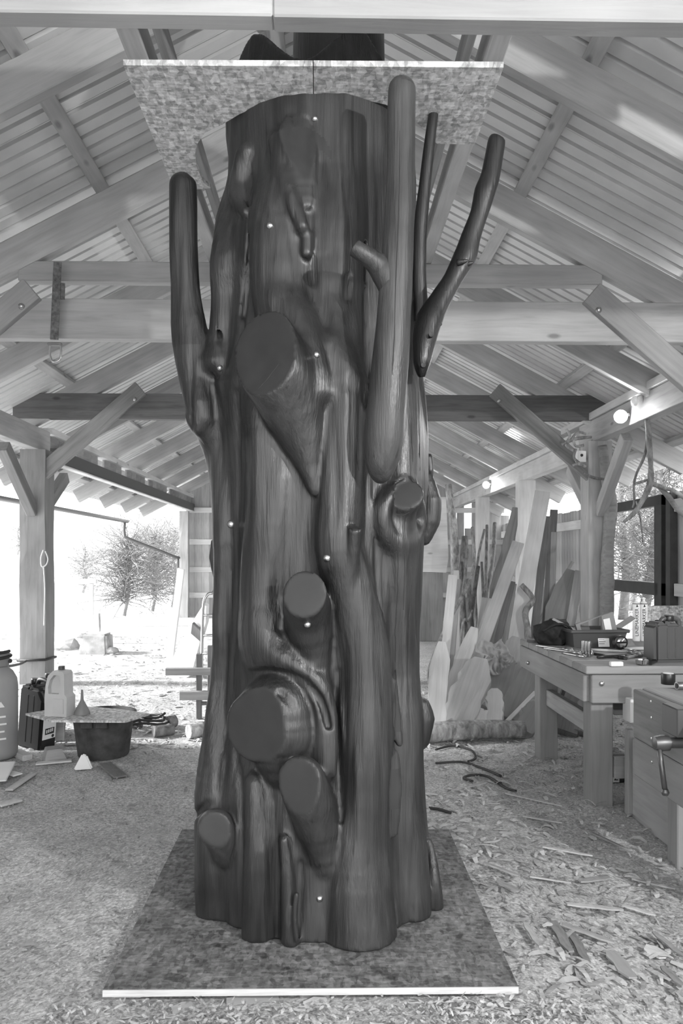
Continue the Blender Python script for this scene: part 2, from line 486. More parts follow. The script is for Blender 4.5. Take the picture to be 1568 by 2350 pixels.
beam('side_batten', (XR + .15, 8.3, 0), (XR + .15, 8.3, 2.55), .09, .11, M['board'], pR, up=(0, -1, 0))
beam('dark_strip', (XR + .15, 8.22, .65), (XR + .15, 8.22, 2.0), .06, .03, M['darkwood'], pR, up=(0, -1, 0))
post(XL, 5.25, .26, CAMZ + 1.18, 'pine', 'square timber post under the near eaves beam by the drum', False)
post(XR, 5.25, .26, CAMZ + 1.29, 'pine', 'square timber post under the near eaves beam at the end of the workbench', False)
post(XR, 11.2, .24, CAMZ + 1.165, 'pine_lt', 'pale square post among the leaning timber beside the tall plank', False)
post(XR, 14.3, .23, CAMZ + 1.165, 'pine_lt', 'pale square post behind the leaning poles near the small lamp', False)
post(XL - .10, 17.25, .20, CAMZ + 1.08, 'pine', 'slim post at the far end of the open side below the steel channel', False)
post(XL, Y0 + .1, .26, CAMZ + 1.18, 'pine', 'square timber post at the entrance end on the yard side', False)
post(XR, Y0 + .1, .26, CAMZ + 1.29, 'pine', 'square timber post at the entrance end on the workbench side', False)

# walls of upright boards
def wall(name, lab): return empty(name, (0, 0, 0), lab, None, None, 'structure')
wr = wall('wall_right', 'board-clad side wall behind the workbench and leaning timber')
WX = 4.18
y = -2.5
while y < 17.4:
    bw_ = .135 + .02 * R.random()
    if not (9.10 < y + bw_ / 2 < 11.30):
        ztop = raf_z(WX) - .03 - .02 * R.random()
        beam('board', (WX + .01 * R.random(), y + bw_ / 2, 0), (WX, y + bw_ / 2, ztop), bw_ - .006, .022, M['board'], wr, up=(-1, 0, 0))
    y += bw_
for (a, b, z) in ((-2.5, 8.7, 1.0), (11.4, 17.4, 1.92), (11.4, 17.4, .9), (-2.5, 8.7, 2.0)):
    beam('rail', (WX - .04, a, z), (WX - .04, b, z), .05, .15, M['pine_lt'], wr)
wd = empty('window_1', (WX, 10.25, 1.0), 'unglazed opening in dark frame looking out to bare trees', None, None, 'structure')
for (ya, yb, za, zb) in ((9.00, 9.20, 0, 2.16), (11.12, 11.32, 0, 2.16)):
    beam('frame_post', (WX - .03, (ya + yb) / 2, za), (WX - .03, (ya + yb) / 2, zb), yb - ya, .10, M['paint_dark'], wd, up=(-1, 0, 0))
beam('frame_head', (WX - .03, 9.0, 2.09), (WX - .03, 11.34, 2.09), .10, .13, M['paint_dark'], wd)
beam('frame_rail', (WX - .03, 9.0, .99), (WX - .03, 11.34, .99), .10, .16, M['paint_dark'], wd)
beam('frame_post', (WX - .05, 8.78, 0), (WX - .05, 8.78, 2.16), .12, .10, M['paint_dark'], wd, up=(-1, 0, 0))
wl = wall('wall_left', 'board wall closing the near bay on the yard side')
y = -2.5
while y < 5.1:
    beam('board', (XL - .16, y + .1, 0), (XL - .16, y + .1, 2.8), .195, .022, M['board'], wl, up=(1, 0, 0)); y += .2
wb = wall('wall_back', 'far gable wall of upright boards')
x = -3.3
while x < 4.2:
    bw_ = .16 + .03 * R.random(); xm = x + bw_ / 2
    zt = raf_z(xm) + .2
    if 3.2 < xm < 3.52:
        beam('board', (xm, 17.5, 0), (xm, 17.5, 2.08), bw_ - .01, .022, M['board'], wb, up=(0, -1, 0))
    else:
        beam('board', (xm, 17.5, 0), (xm, 17.5, zt), bw_ + (.012 if R.random() < .8 else -.008), .022, M['board'], wb, up=(0, -1, 0))
    x += bw_
for z in (.5, 1.1, 1.75, 2.5):
    beam('rail', (-3.3, 17.46, z), (4.2, 17.46, z), .05, .12, M['pine_lt'], wb)

# gutter along the eaves on the yard side, with its swan neck pipe
gx = XC - EAVE - .08; gz = raf_z(XC - EAVE) + .02
gt = empty('rain_gutter', (gx, 0, gz), 'dark half round gutter with bent downpipe along the open side eaves', 'gutter')
v, f = [], []
sg = 10
for yy in (-2.4, 16.7):
    for k in range(sg + 1):
        a = math.pi + math.pi * k / sg; v.append((.065 * math.cos(a), yy, .065 * math.sin(a)))
    for k in range(sg, -1, -1):
        a = math.pi + math.pi * k / sg; v.append((.058 * math.cos(a), yy, .058 * math.sin(a)))
nn = 2 * sg + 2
for k in range(nn): f.append((k, (k + 1) % nn, nn + (k + 1) % nn, nn + k))
f.append(tuple(range(nn))); f.append(tuple(range(2 * nn - 1, nn - 1, -1)))
mkobj('channel', from_data('channel', v, f), M['gutter'], gt, Matrix.Translation((gx, 0, gz)))
tube('downpipe', [(gx, 16.5, gz - .05), (gx, 16.5, gz - .34), (gx + .1, 16.53, gz - .42), (XL - .28, 17.1, gz - .82), (XL - .24, 17.2, gz - .95), (XL - .24, 17.2, .05)],
     .035, M['gutter'], gt, 10, 3)

# ------------------------------------------------------------------ platform and collar board
def quad_board(name, pts, z, t, mat, parent, edge=None):
    O = Vector((pts[0][0], pts[0][1], z - t))
    return prism(name, [(p[0] - O.x, p[1] - O.y) for p in pts], t, mat, parent, Matrix.Translation(O))
PZ = .17
pf = empty('base_platform', (-.09, 2.6, 0), 'stained strand board platform on timber bearers under the carved trunk', 'platform')
a = G(236, 2272, PZ); b = G(1190, 2264, PZ); c = G(1030, 1903, PZ); d = G(418, 1903, PZ)
quad_board('board', [a, b, c, d], PZ, .018, M['osbs'], pf)
e0, e1 = Vector(a) + Vector((0, -.001, -.009)), Vector(b) + Vector((0, -.001, -.009))
beam('raw_edge', e0, e1, .004, .018, M['osbe'], pf, bev=0)
for px in (285, 722, 1150):
    q = G(px, 2270, PZ)
    beam('bearer', (q.x, q.y + .03, .085), (q.x * .98, q.y + 1.15, .085), .085, .13, M['board'], pf)

BZ = CAMZ + 1.51
cb = empty('collar_board', (-.09, 2.5, BZ), 'raw strand board collar with a round cut-out fitted around the top of the trunk', 'board')
def B2(px, py):
    q = G(px, py, BZ); return (q.x, q.y)
left = [B2(283, 150), B2(718, 152), B2(719, 218), B2(660, 224), B2(600, 240), B2(550, 262), B2(510, 286), B2(470, 305), B2(453, 330), B2(448, 352), B2(452, 385), B2(468, 420), B2(484, 432), B2(440, 436), B2(396, 425)]
rightp = [B2(720, 152), B2(1156, 155), B2(1090, 332), B2(1002, 330), B2(985, 306), B2(940, 268), B2(885, 240), B2(800, 221), B2(721, 218)]
quad_board('left_half', left, BZ + .018, .018, M['osb'], cb)
quad_board('right_half', rightp, BZ + .018, .018, M['osb'], cb)

# ------------------------------------------------------------------ the trunk, one continuous surface from a distance field
SIL = [(60, 520, 925), (150, 512, 930), (230, 502, 940), (300, 502, 952), (400, 512, 957), (460, 516, 957), (560, 486, 957), (650, 478, 957), (700, 487, 957),
       (800, 482, 966), (900, 462, 976), (1000, 480, 980), (1100, 494, 983), (1300, 496, 974), (1450, 491, 969), (1550, 488, 970), (1650, 480, 978),
       (1750, 460, 980), (1850, 445, 985), (1950, 446, 993), (2050, 450, 1003), (2100, 456, 1010), (2300, 470, 1012)]
TY = 2.74
INS = 16
zt_, cxt, rxt = [], [], []
for py, l, r in SIL:
    A = P(l + 12, py, TY - .07); B = P(r - 5, py, TY - .07)
    zt_.append(A.z); cxt.append((A.x + B.x) / 2); rxt.append((B.x - A.x) / 2)
zt_ = np.array(zt_[::-1]); cxt = np.array(cxt[::-1]); rxt = np.array(rxt[::-1])
def base_c(z): return np.interp(z, zt_, cxt)
def base_rx(z): return np.interp(z, zt_, rxt)
def base_ry(z): return np.interp(z, zt_, rxt) * .98
def surf(px, py):
    d = ray(px, py)
    Y = np.linspace(2.0, TY, 600); k = Y / d.y
    X = d.x * k; Z = CAMZ + d.z * k
    e = ((X - base_c(Z)) / base_rx(Z)) ** 2 + ((Y - TY) / base_ry(Z)) ** 2
    i = np.argmax(e < 1) if (e < 1).any() else len(Y) - 60
    p = Vector((X[i], Y[i], Z[i]))
    nrm = Vector(((p.x - base_c(p.z)) / base_rx(p.z) ** 2, (p.y - TY) / base_ry(p.z) ** 2, 0)).normalized()
    return p, nrm
def node(t):
    """(px, py, half width px, protrusion m[, Y]) -> centre, radius"""
    px, py, hw, o = t[:4]
    if len(t) > 4:
        Y = t[4]; return P(px, py, Y), hw * Y / FPX
    p, nrm = surf(px, py); r = hw * p.y / FPX
    back = Vector((nrm.x * .45, nrm.y, 0)).normalized()
    return p - back * (r - o), r
H = .0072
lo = np.array([-.70, 2.02, .16]); hi = np.array([.52, 3.24, 3.32])
dim = np.ceil((hi - lo) / H).astype(int)
gx_ = lo[0] + H * np.arange(dim[0]); gy_ = lo[1] + H * np.arange(dim[1]); gz_ = lo[2] + H * np.arange(dim[2])
rng = np.random.default_rng(3)
def region(mn, mx):
    i0 = np.clip(((mn - lo) / H).astype(int), 0, dim); i1 = np.clip(((mx - lo) / H).astype(int) + 2, 0, dim)
    return tuple(slice(a, b) for a, b in zip(i0, i1))
Z1 = gz_[None, None, :]; ERX = base_rx(gz_)[None, None, :]; ERY = base_ry(gz_)[None, None, :]; ECX = base_c(gz_)[None, None, :]
ux = (gx_[:, None, None] - ECX); uy = (gy_[None, :, None] - TY)
q = np.sqrt((ux / ERX) ** 2 + (uy / ERY) ** 2)
D = ((q - 1) * np.minimum(ERX, ERY)).astype(np.float32)
th = np.arctan2(uy, ux)
flute = .010 * np.sin(7 * th + 1.5 * np.sin(Z1 * 2.1)) + .007 * np.sin(13 * th + 2 * np.sin(Z1 * 1.3 + 1))
D += (flute * np.clip((th + 0.35) / .3, 0, 1) * np.clip((math.pi - .1 - th) / .3 + 1, 0, 1)).astype(np.float32)
del q, th, flute
def smin(a, b, k):
    h = np.maximum(k - np.abs(a - b), 0) / k
    return np.minimum(a, b) - h * h * k * .25
def chain_d(nodes_, sl):
    X = gx_[sl[0]][:, None, None]; Y = gy_[sl[1]][None, :, None]; Z = gz_[sl[2]][None, None, :]
    best = None
    for (a, ra), (b, rb) in zip(nodes_[:-1], nodes_[1:]):
        d = b - a; L2 = max(d.length_squared, 1e-9)
        t = np.clip(((X - a.x) * d.x + (Y - a.y) * d.y + (Z - a.z) * d.z) / L2, 0, 1)
        dd = np.sqrt((X - a.x - t * d.x) ** 2 + (Y - a.y - t * d.y) ** 2 + (Z - a.z - t * d.z) ** 2) - (ra + (rb - ra) * t)
        best = dd if best is None else np.minimum(best, dd)
    return best
def bbox(nodes_, m):
    c = np.array([tuple(n[0]) for n in nodes_]); r = max(n[1] for n in nodes_)
    return region(c.min(0) - r - m, c.max(0) + r + m)
def densify(nn_, sub=3):
    p, r = smooth_path([n[0] for n in nn_], [n[1] for n in nn_], sub) if len(nn_) > 2 else ([n[0] for n in nn_], [n[1] for n in nn_])
    return list(zip(p, r))
def add(lst, k=.03, sub=3):
    nn_ = densify([node(t) for t in lst], sub); sl = bbox(nn_, .07)
    D[sl] = smin(D[sl], chain_d(nn_, sl), k)
def carve(lst, k=.012, sub=3):
    nn_ = densify([node(t) for t in lst], sub); sl = bbox(nn_, .05)
    D[sl] = -smin(-D[sl], chain_d(nn_, sl), k)
CUTS = []
def stub(lst, cut, nrm, k=.014, sub=3, rad=None):
    """limb cut by a plane: cut=(px,py,protrusion)"""
    nn_ = densify([node(t) for t in lst], sub); sl = bbox(nn_, .07)
    p, sn = surf(cut[0], cut[1]); p = p + Vector((sn.x * .45, sn.y, 0)).normalized() * cut[2]
    nv = Vector(nrm).normalized()
    X = gx_[sl[0]][:, None, None]; Y = gy_[sl[1]][None, :, None]; Z = gz_[sl[2]][None, None, :]
    pl = (X - p.x) * nv.x + (Y - p.y) * nv.y + (Z - p.z) * nv.z
    c = chain_d(nn_, sl)
    s = np.maximum(c, pl)
    d = smin(D[sl], s, k)
    # nothing may stand proud of the cut inside the limb
    d = np.maximum(d, np.minimum(pl, -(c - .002)))
    D[sl] = d
    CUTS.append((p, nv, nn_))

# --- stems and flutes that make up the front of the trunk
add([(470, 830, 40, .03), (478, 930, 42, .05), (500, 1010, 34, .045), (516, 1100, 29, .04), (522, 1200, 28, .045), (520, 1330, 27, .045), (515, 1450, 26, .045), (508, 1560, 26, .045),
     (504, 1660, 33, .05), (494, 1750, 44, .05), (488, 1830, 56, .05), (488, 1950, 54, .05), (488, 2060, 52, .05), (494, 2150, 52, .05)], .025)
add([(590, 930, 45, .01), (612, 1000, 60, .03), (618, 1100, 66, .045), (613, 1200, 62, .05), (602, 1300, 58, .05), (594, 1400, 55, .05), (590, 1480, 52, .045), (600, 1530, 46, .03)], .03)
add([(612, 1440, 48, .045), (635, 1495, 44, .06), (675, 1522, 36, .065), (718, 1560, 32, .06), (745, 1625, 27, .055), (752, 1700, 25, .05), (750, 1760, 20, .04)], .06)
add([(775, 640, 58, .02), (778, 760, 60, .035), (785, 880, 56, .055), (785, 980, 52, .065), (784, 1090, 52, .07), (778, 1180, 54, .075), (775, 1260, 55, .08), (800, 1350, 60, .075), (826, 1450, 60, .075),
     (840, 1560, 58, .085), (838, 1680, 58, .085), (834, 1800, 60, .075), (830, 1920, 70, .065), (828, 2040, 80, .075), (828, 2170, 84, .085)], .03)
add([(925, 640, 45, .03), (930, 760, 45, .03), (932, 900, 45, .035), (926, 1050, 46, .04), (916, 1180, 48, .045), (916, 1300, 46, .045), (922, 1420, 44, .04), (927, 1550, 42, .035),
     (932, 1680, 44, .035), (938, 1800, 48, .035), (945, 1950, 50, .035), (952, 2050, 50, .035), (957, 2150, 50, .035)], .02)
add([(985, 1930, 10, 0, 2.60), (996, 2000, 17, 0, 2.56), (1000, 2060, 18, 0, 2.55), (1002, 2130, 18, 0, 2.55)], .015)
add([(588, 1800, 28, .03), (592, 1950, 34, .045), (592, 2060, 36, .05), (592, 2150, 38, .05)], .02)
add([(655, 1930, 14, .02), (662, 2000, 18, .03), (666, 2080, 20, .035), (668, 2150, 22, .04)], .015)
# upper stems
add([(650, 250, 48, .0), (648, 330, 52, .01), (640, 420, 60, .025), (636, 520, 68, .04), (640, 620, 72, .05), (650, 700, 70, .055), (690, 800, 50, .055)], .025)
add([(540, 250, 28, .0), (535, 400, 30, .01), (522, 500, 40, .03), (516, 600, 46, .045), (518, 680, 40, .045), (513, 760, 34, .045), (503, 830, 40, .045)], .02)
add([(568, 350, 22, .03), (556, 410, 24, .035), (550, 450, 20, .035), (566, 490, 10, .02)], .012)
add([(800, 230, 85, .0), (800, 400, 82, .01), (790, 520, 72, .02), (782, 640, 62, .03)], .03)
add([(925, 250, 30, .01), (920, 500, 35, .01), (922, 640, 40, .02)], .03)
# left branch rising from the flank
add([(418, 428, 31, 0, 2.62), (420, 560, 33, 0, 2.62), (424, 660, 35, 0, 2.62), (432, 740, 40, 0, 2.62), (444, 810, 40, 0, 2.62), (458, 880, 40, 0, 2.62), (474, 960, 38, 0, 2.60), (498, 1040, 28, .045), (515, 1130, 26, .042), (521, 1240, 22, .035)], .03)
add([(500, 770, 24, .03), (480, 815, 34, .035), (466, 870, 38, .04), (458, 950, 20, .04)], .02)
# back stems so that the trunk is fluted all round
for a0 in range(7):
    an = math.pi * (-.02 + a0 / 6.0)
    pts_ = []
    for z in np.linspace(.1, 3.0, 9):
        an2 = an + .12 * math.sin(z * 2 + a0)
        pts_.append((Vector((float(base_c(z)) + math.cos(an2) * float(base_rx(z)) * .84, TY + math.sin(an2) * float(base_ry(z)) * .84, z)), .085 + .02 * math.sin(z * 3 + a0 * 2)))
    if 0 < a0 < 6:
        sl = bbox(pts_, .07); D[sl] = smin(D[sl], chain_d(pts_, sl), .03)
# burrs on the silhouette
add([(978, 1100, 18, 0, 2.80), (986, 1150, 27, 0, 2.80), (984, 1195, 26, 0, 2.80), (972, 1235, 16, 0, 2.80)], .015)
add([(985, 1050, 9, 0, 2.8), (988, 1085, 9, 0, 2.8)], .01)
add([(494, 1245, 10, 0, 2.7), (493, 1280, 14, 0, 2.7), (498, 1320, 10, 0, 2.7)], .012)
add([(972, 1620, 16, 0, 2.70), (978, 1650, 21, 0, 2.70), (972, 1700, 16, 0, 2.70)], .015)
add([(445, 960, 16, 0, 2.58), (455, 985, 18, 0, 2.58)], .02)
# --- clefts
carve([(575, 400, 5, .004), (573, 520, 6, .004), (570, 600, 9, .004), (566, 660, 11, .006), (556, 720, 9, .006)])
carve([(543, 900, 6, .012), (547, 1000, 6, .012), (546, 1150, 5, .012), (545, 1300, 5, .012), (540, 1450, 5, .012), (532, 1550, 5, .012), (536, 1700, 6, .012), (550, 1800, 7, .012), (555, 1950, 6, .012), (552, 2130, 6, .012)])
carve([(848, 980, 5, .01), (862, 1120, 5, .012), (866, 1250, 6, .012), (868, 1380, 6, .012), (880, 1500, 8, .014), (892, 1620, 6, .014), (903, 1750, 5, .014), (906, 1900, 5, .014), (905, 2130, 6, .014)])
carve([(630, 1830, 5, .012), (634, 2000, 6, .012), (637, 2150, 6, .012)])
carve([(692, 1985, 8, .015), (690, 2060, 9, .02), (682, 2150, 7, .02)])
carve([(775, 1540, 6, .02), (768, 1620, 9, .02), (772, 1700, 11, .02), (778, 1800, 9, .02), (780, 1880, 6, .02)])
carve([(716, 470, 4, .01), (714, 560, 5, .01), (720, 650, 4, .01)])
carve([(835, 560, 4, .0), (838, 700, 6, .0), (840, 800, 6, .004), (842, 930, 7, .01)])
carve([(722, 1100, 7, .045), (722, 1140, 9, .045), (720, 1175, 5, .045)], .008)
carve([(796, 640, 4, .03), (793, 690, 4, .03)], .006)
carve([(500, 640, 5, .03), (512, 690, 6, .03), (516, 760, 6, .035), (520, 850, 5, .035)], .01)
# tear shaped facet near the top, with its lifted edge
stub([(706, 470, 12, .02), (698, 420, 30, .035), (690, 360, 40, .06), (684, 300, 40, .09)], (690, 370, .035), (.12, -.96, .18), .012)
add([(636, 330, 14, .035), (652, 400, 14, .045), (676, 470, 14, .05), (696, 530, 12, .05)], .035)
add([(708, 545, 14, .03), (706, 585, 12, .03)], .01)
# gentle hand-worked unevenness
def vnoise(shape_scale, amp):
    n0 = [max(4, int(s)) for s in shape_scale]
    r = rng.standard_normal(n0).astype(np.float32)
    ix = [np.linspace(0, n0[i] - 1.001, dim[i]) for i in range(3)]
    for ax in range(3):
        i0 = ix[ax].astype(int); fr = (ix[ax] - i0).astype(np.float32); fr = fr * fr * (3 - 2 * fr)
        sh = [1, 1, 1]; sh[ax] = -1
        r = np.take(r, i0, axis=ax) * (1 - fr.reshape(sh)) + np.take(r, i0 + 1, axis=ax) * fr.reshape(sh)
    return r * amp
D += vnoise((14, 14, 16), .0038); D += vnoise((36, 36, 14), .0024); D += vnoise((78, 78, 12), .0016)

# --- great upper limb cut off towards the yard
carve([(696, 1100, 13, .055), (705, 1180, 17, .055), (690, 1280, 14, .055), (660, 1370, 8, .045), (648, 1440, 9, .04)], .014)
stub([(722, 1130, 10, .035), (712, 1065, 30, .05), (698, 1005, 54, .07), (676, 938, 74, .105), (645, 868, 82, .17), (615, 800, 80, .24)], (636, 858, .112), (-.50, -.83, .24), .018, 8)
add([(640, 690, 30, .05), (690, 740, 36, .07), (720, 830, 34, .07), (735, 900, 30, .065)], .03)
# flap of wood beside the pole
add([(760, 800, 40, .05), (800, 860, 34, .06), (825, 905, 16, .06), (836, 935, 6, .055)], .02)
# --- middle stub
stub([(725, 1530, 34, .03), (712, 1450, 52, .075), (706, 1395, 54, .12), (707, 1350, 46, .20)], (708, 1368, .125), (-.12, -.97, .15), .018)
carve([(672, 1320, 5, .09), (708, 1303, 5, .10), (745, 1325, 5, .10), (758, 1375, 4, .10)], .006)
# --- big low knot
carve([(540, 1700, 9, .03), (541, 1610, 9, .035), (565, 1556, 10, .045), (620, 1540, 10, .06), (690, 1552, 10, .07), (735, 1600, 10, .06), (752, 1660, 8, .05)], .012)
stub([(640, 1790, 20, .02), (640, 1735, 60, .06), (640, 1670, 92, .105), (640, 1620, 80, .10), (610, 1660, 88, .13)], (594, 1650, .072), (-.50, -.86, .03), .012, 2)
carve([(655, 1580, 7, .09), (688, 1620, 8, .10), (700, 1675, 8, .10), (680, 1740, 8, .085)], .012)
carve([(700, 1580, 6, .085), (730, 1640, 6, .075), (725, 1710, 6, .07)], .012)
# --- oval knot below
stub([(745, 1990, 26, .02), (728, 1900, 48, .06), (712, 1830, 56, .11), (696, 1770, 52, .16)], (697, 1818, .105), (-.36, -.92, .08), .014)
carve([(655, 1760, 5, .06), (690, 1737, 6, .07), (740, 1742, 6, .075), (772, 1790, 6, .06)], .008)
# --- little knot at the left foot
carve([(468, 1870, 9, .05), (492, 1840, 10, .06), (530, 1835, 9, .06), (550, 1850, 7, .05)], .01)
stub([(515, 1960, 34, .03), (515, 1915, 40, .075), (514, 1885, 40, .11)], (515, 1900, .078), (.02, -.99, .1), .012)
# --- ringed knot on the right stem
for (rr, rz, oo, hw) in ((40, 64, .040, 17),):
    add([(916 + rr * math.cos(a), 1188 + rz * math.sin(a), hw, oo) for a in np.linspace(0, 2 * math.pi, 17)], .035, 2)
stub([(915, 1190, 30, .03), (917, 1165, 36, .06), (920, 1140, 36, .10)], (920, 1152, .070), (-.08, -.93, .32), .01)
# --- finger stub
carve([(786, 1240, 5, .075), (788, 1320, 5, .07)], .008)
stub([(800, 1330, 12, .075), (803, 1265, 15, .10), (806, 1205, 15, .115), (806, 1180, 15, .115)], (806, 1215, .10), (0, -.35, .94), .012)
# --- sawn facets low on the right stem
stub([(893, 1900, 14, .05), (892, 1800, 24, .06), (890, 1730, 18, .055)], (893, 1800, .048), (.25, -.97, 0), .012)
stub([(905, 1700, 8, .05), (893, 1640, 18, .06), (890, 1560, 10, .055)], (893, 1640, .05), (.35, -.93, 0), .012)
# small splinters
add([(683, 2040, 6, .045), (680, 2090, 7, .05), (684, 2140, 6, .05)], .006)
# --- top of the trunk above the collar board
zt = Z1 - (CAMZ + 1.74 + .0 * Z1)
rim = CAMZ + 1.70 + .07 * np.sin(5 * np.arctan2(uy, ux) + .6)
D = np.maximum(D, (Z1 - rim).astype(np.float32))
D = np.maximum(D, (PZ + .0005 - Z1).astype(np.float32))
# --- surface nets
def surface_nets(D):
    s = D < 0
    c = np.zeros(tuple(np.array(D.shape) - 1), np.uint8)
    for i in (0, 1):
        for j in (0, 1):
            for k in (0, 1):
                c += s[i:D.shape[0] - 1 + i, j:D.shape[1] - 1 + j, k:D.shape[2] - 1 + k]
    act = (c > 0) & (c < 8)
    idx = -np.ones(act.shape, np.int64); cells = np.argwhere(act); idx[act] = np.arange(len(cells))
    acc = np.zeros((len(cells), 3)); cnt = np.zeros(len(cells))
    corners = [(i, j, k) for i in (0, 1) for j in (0, 1) for k in (0, 1)]
    for a in corners:
        for ax in range(3):
            if a[ax]: continue
            b = list(a); b[ax] = 1
            va = D[cells[:, 0] + a[0], cells[:, 1] + a[1], cells[:, 2] + a[2]]
            vb = D[cells[:, 0] + b[0], cells[:, 1] + b[1], cells[:, 2] + b[2]]
            m = (va < 0) != (vb < 0)
            t = np.where(m, va / np.where(va - vb == 0, 1, va - vb), 0)
            pt = np.repeat(np.array([a], float), len(cells), 0); pt[:, ax] = t
            acc[m] += pt[m]; cnt[m] += 1
    V = (cells + acc / cnt[:, None]) * H + lo
    F = []
    for ax in range(3):
        o1, o2 = (ax + 1) % 3, (ax + 2) % 3
        a = [slice(None)] * 3; b = [slice(None)] * 3
        a[ax] = slice(0, -1); b[ax] = slice(1, None)
        ch = s[tuple(a)] != s[tuple(b)]
        e = np.argwhere(ch)
        ok = (e[:, o1] > 0) & (e[:, o2] > 0) & (e[:, o1] < D.shape[o1] - 1) & (e[:, o2] < D.shape[o2] - 1)
        e = e[ok]; neg = s[tuple(a)][e[:, 0], e[:, 1], e[:, 2]]
        def cell(d1, d2):
            q = e.copy(); q[:, o1] += d1; q[:, o2] += d2; return idx[q[:, 0], q[:, 1], q[:, 2]]
        quad = np.stack([cell(-1, -1), cell(0, -1), cell(0, 0), cell(-1, 0)], 1)
        quad[~neg] = quad[~neg][:, ::-1]
        F.append(quad)
    return V, np.concatenate(F)
V, F = surface_nets(D)
del D, ux, uy
def np_mesh(name, V, F):
    me = bpy.data.meshes.new(name)
    me.vertices.add(len(V)); me.vertices.foreach_set('co', V.astype(np.float32).ravel())
    me.loops.add(len(F) * 4); me.loops.foreach_set('vertex_index', F.ravel().astype(np.int32))
    me.polygons.add(len(F)); me.polygons.foreach_set('loop_start', np.arange(0, len(F) * 4, 4, dtype=np.int32))
    me.polygons.foreach_set('loop_total', np.full(len(F), 4, np.int32))
    me.update(calc_edges=True); me.validate(); return me
# vertex normals of the whole surface
fn = np.cross(V[F[:, 2]] - V[F[:, 0]], V[F[:, 3]] - V[F[:, 1]])
VN = np.zeros_like(V)
for k in range(4): np.add.at(VN, F[:, k], fn)
VN /= np.linalg.norm(VN, axis=1)[:, None] + 1e-12
FN = fn / (np.linalg.norm(fn, axis=1)[:, None] + 1e-12); FC = V[F].mean(1)
part = np.zeros(len(F), int)
for ci, (p, nv, nn_) in enumerate(CUTS):
    pv = np.array(p); n3 = np.array(nv)
    dist = np.abs((FC - pv) @ n3); al = FN @ n3
    rmax = max(r for _, r in nn_) * 1.9
    sel = (dist < .010) & (al > .88) & (np.linalg.norm(FC - pv, axis=1) < rmax)
    fi = np.nonzero(sel)[0]                  # keep the one connected patch
    lab_ = {v: v for v in np.unique(F[fi].ravel()).tolist()}
    def root(v):
        while lab_[v] != v:
            lab_[v] = lab_[lab_[v]]; v = lab_[v]
        return v
    for q4 in F[fi].tolist():
        r0 = root(q4[0])
        for v in q4[1:]: lab_[root(v)] = r0
    rt = np.array([root(q4[0]) for q4 in F[fi].tolist()])
    if len(rt):
        u_, c_ = np.unique(rt, return_counts=True)
        part[fi[rt == u_[c_.argmax()]]] = ci + 1
# left branch is its own part
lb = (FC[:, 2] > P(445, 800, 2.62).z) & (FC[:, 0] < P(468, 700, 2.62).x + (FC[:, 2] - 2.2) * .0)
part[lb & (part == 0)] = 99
trunk = empty('carved_tree_trunk', (-.09, TY, PZ), 'tall dark oiled tree trunk with sawn limb stubs standing on the board platform', 'tree trunk')
def piece(name, sel, mat):
    Fs = F[sel]
    if len(Fs) == 0: return None
    u, inv = np.unique(Fs.ravel(), return_inverse=True)
    org = np.array((-.09, TY, PZ))
    me = np_mesh(name, V[u] - org, inv.reshape(-1, 4))
    me.polygons.foreach_set('use_smooth', [True] * len(me.polygons))
    me.normals_split_custom_set_from_vertices([tuple(x) for x in VN[u]])
    return mkobj(name, me, mat, trunk, Matrix.Translation(org))
piece('trunk_body', part == 0, M['trunk'])
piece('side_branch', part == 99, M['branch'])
cutlab = ['smooth tear-shaped facet', 'large oval saw cut', 'round saw cut', 'low saw cut in a deep collar', 'oval saw cut', 'small pale saw cut near the foot', 'ringed saw cut', 'finger stub end', 'sawn facet', 'sawn facet']
for ci in range(len(CUTS)):
    o = piece('cut_face', part == ci + 1, M['cut'])
    if o and ci < len(cutlab): o['label'] = cutlab[ci]

# poles and thin branches fixed to the trunk
def hv(px, py, Y): return P(px, py, Y)
def polepts(lst): return [P(a, b, Y) for a, b, Y, r in lst], [r * Y / FPX for a, b, Y, r in lst]
pp, rr = polepts([(924, 186, 2.25, 22), (923, 196, 2.25, 29), (922, 215, 2.25, 32), (921, 330, 2.25, 32.5), (918, 480, 2.25, 34), (910, 640, 2.25, 37), (900, 780, 2.25, 41), (890, 900, 2.26, 44), (882, 1000, 2.27, 46), (877, 1050, 2.28, 42), (874, 1082, 2.30, 30), (873, 1100, 2.33, 12)])
pole = tube('front_pole', pp, rr, M['pale'], trunk, 20, 4, .05)
pp, rr = polepts([(915, 690, 2.25, 22), (900, 655, 2.25, 34), (880, 622, 2.25, 32), (862, 603, 2.24, 26), (845, 590, 2.23, 22), (826, 577, 2.22, 20), (815, 569, 2.22, 20)])
tube('side_stub', pp, rr, M['pale'], pole, 14, 4, .04)
pp, rr = polepts([(1001, 221, 2.52, 8), (999, 232, 2.52, 11), (990, 300, 2.52, 12), (978, 400, 2.53, 14), (966, 520, 2.54, 15), (963, 620, 2.55, 15), (966, 700, 2.56, 17), (962, 740, 2.57, 20)])
tube('thin_branch', pp, rr, M['branch'], trunk, 12, 4, .1)
pp, rr = polepts([(1141, 318, 2.48, 17), (1138, 330, 2.48, 21), (1127, 400, 2.48, 22), (1113, 440, 2.48, 24), (1100, 490, 2.48, 22), (1080, 545, 2.48, 23), (1066, 590, 2.48, 25), (1040, 640, 2.47, 23), (1010, 690, 2.46, 25), (988, 730, 2.45, 29), (974, 790, 2.43, 26), (968, 835, 2.42, 20), (968, 865, 2.43, 8)])
rb = tube('thin_branch', pp, rr, M['branch'], trunk, 14, 4, .16)
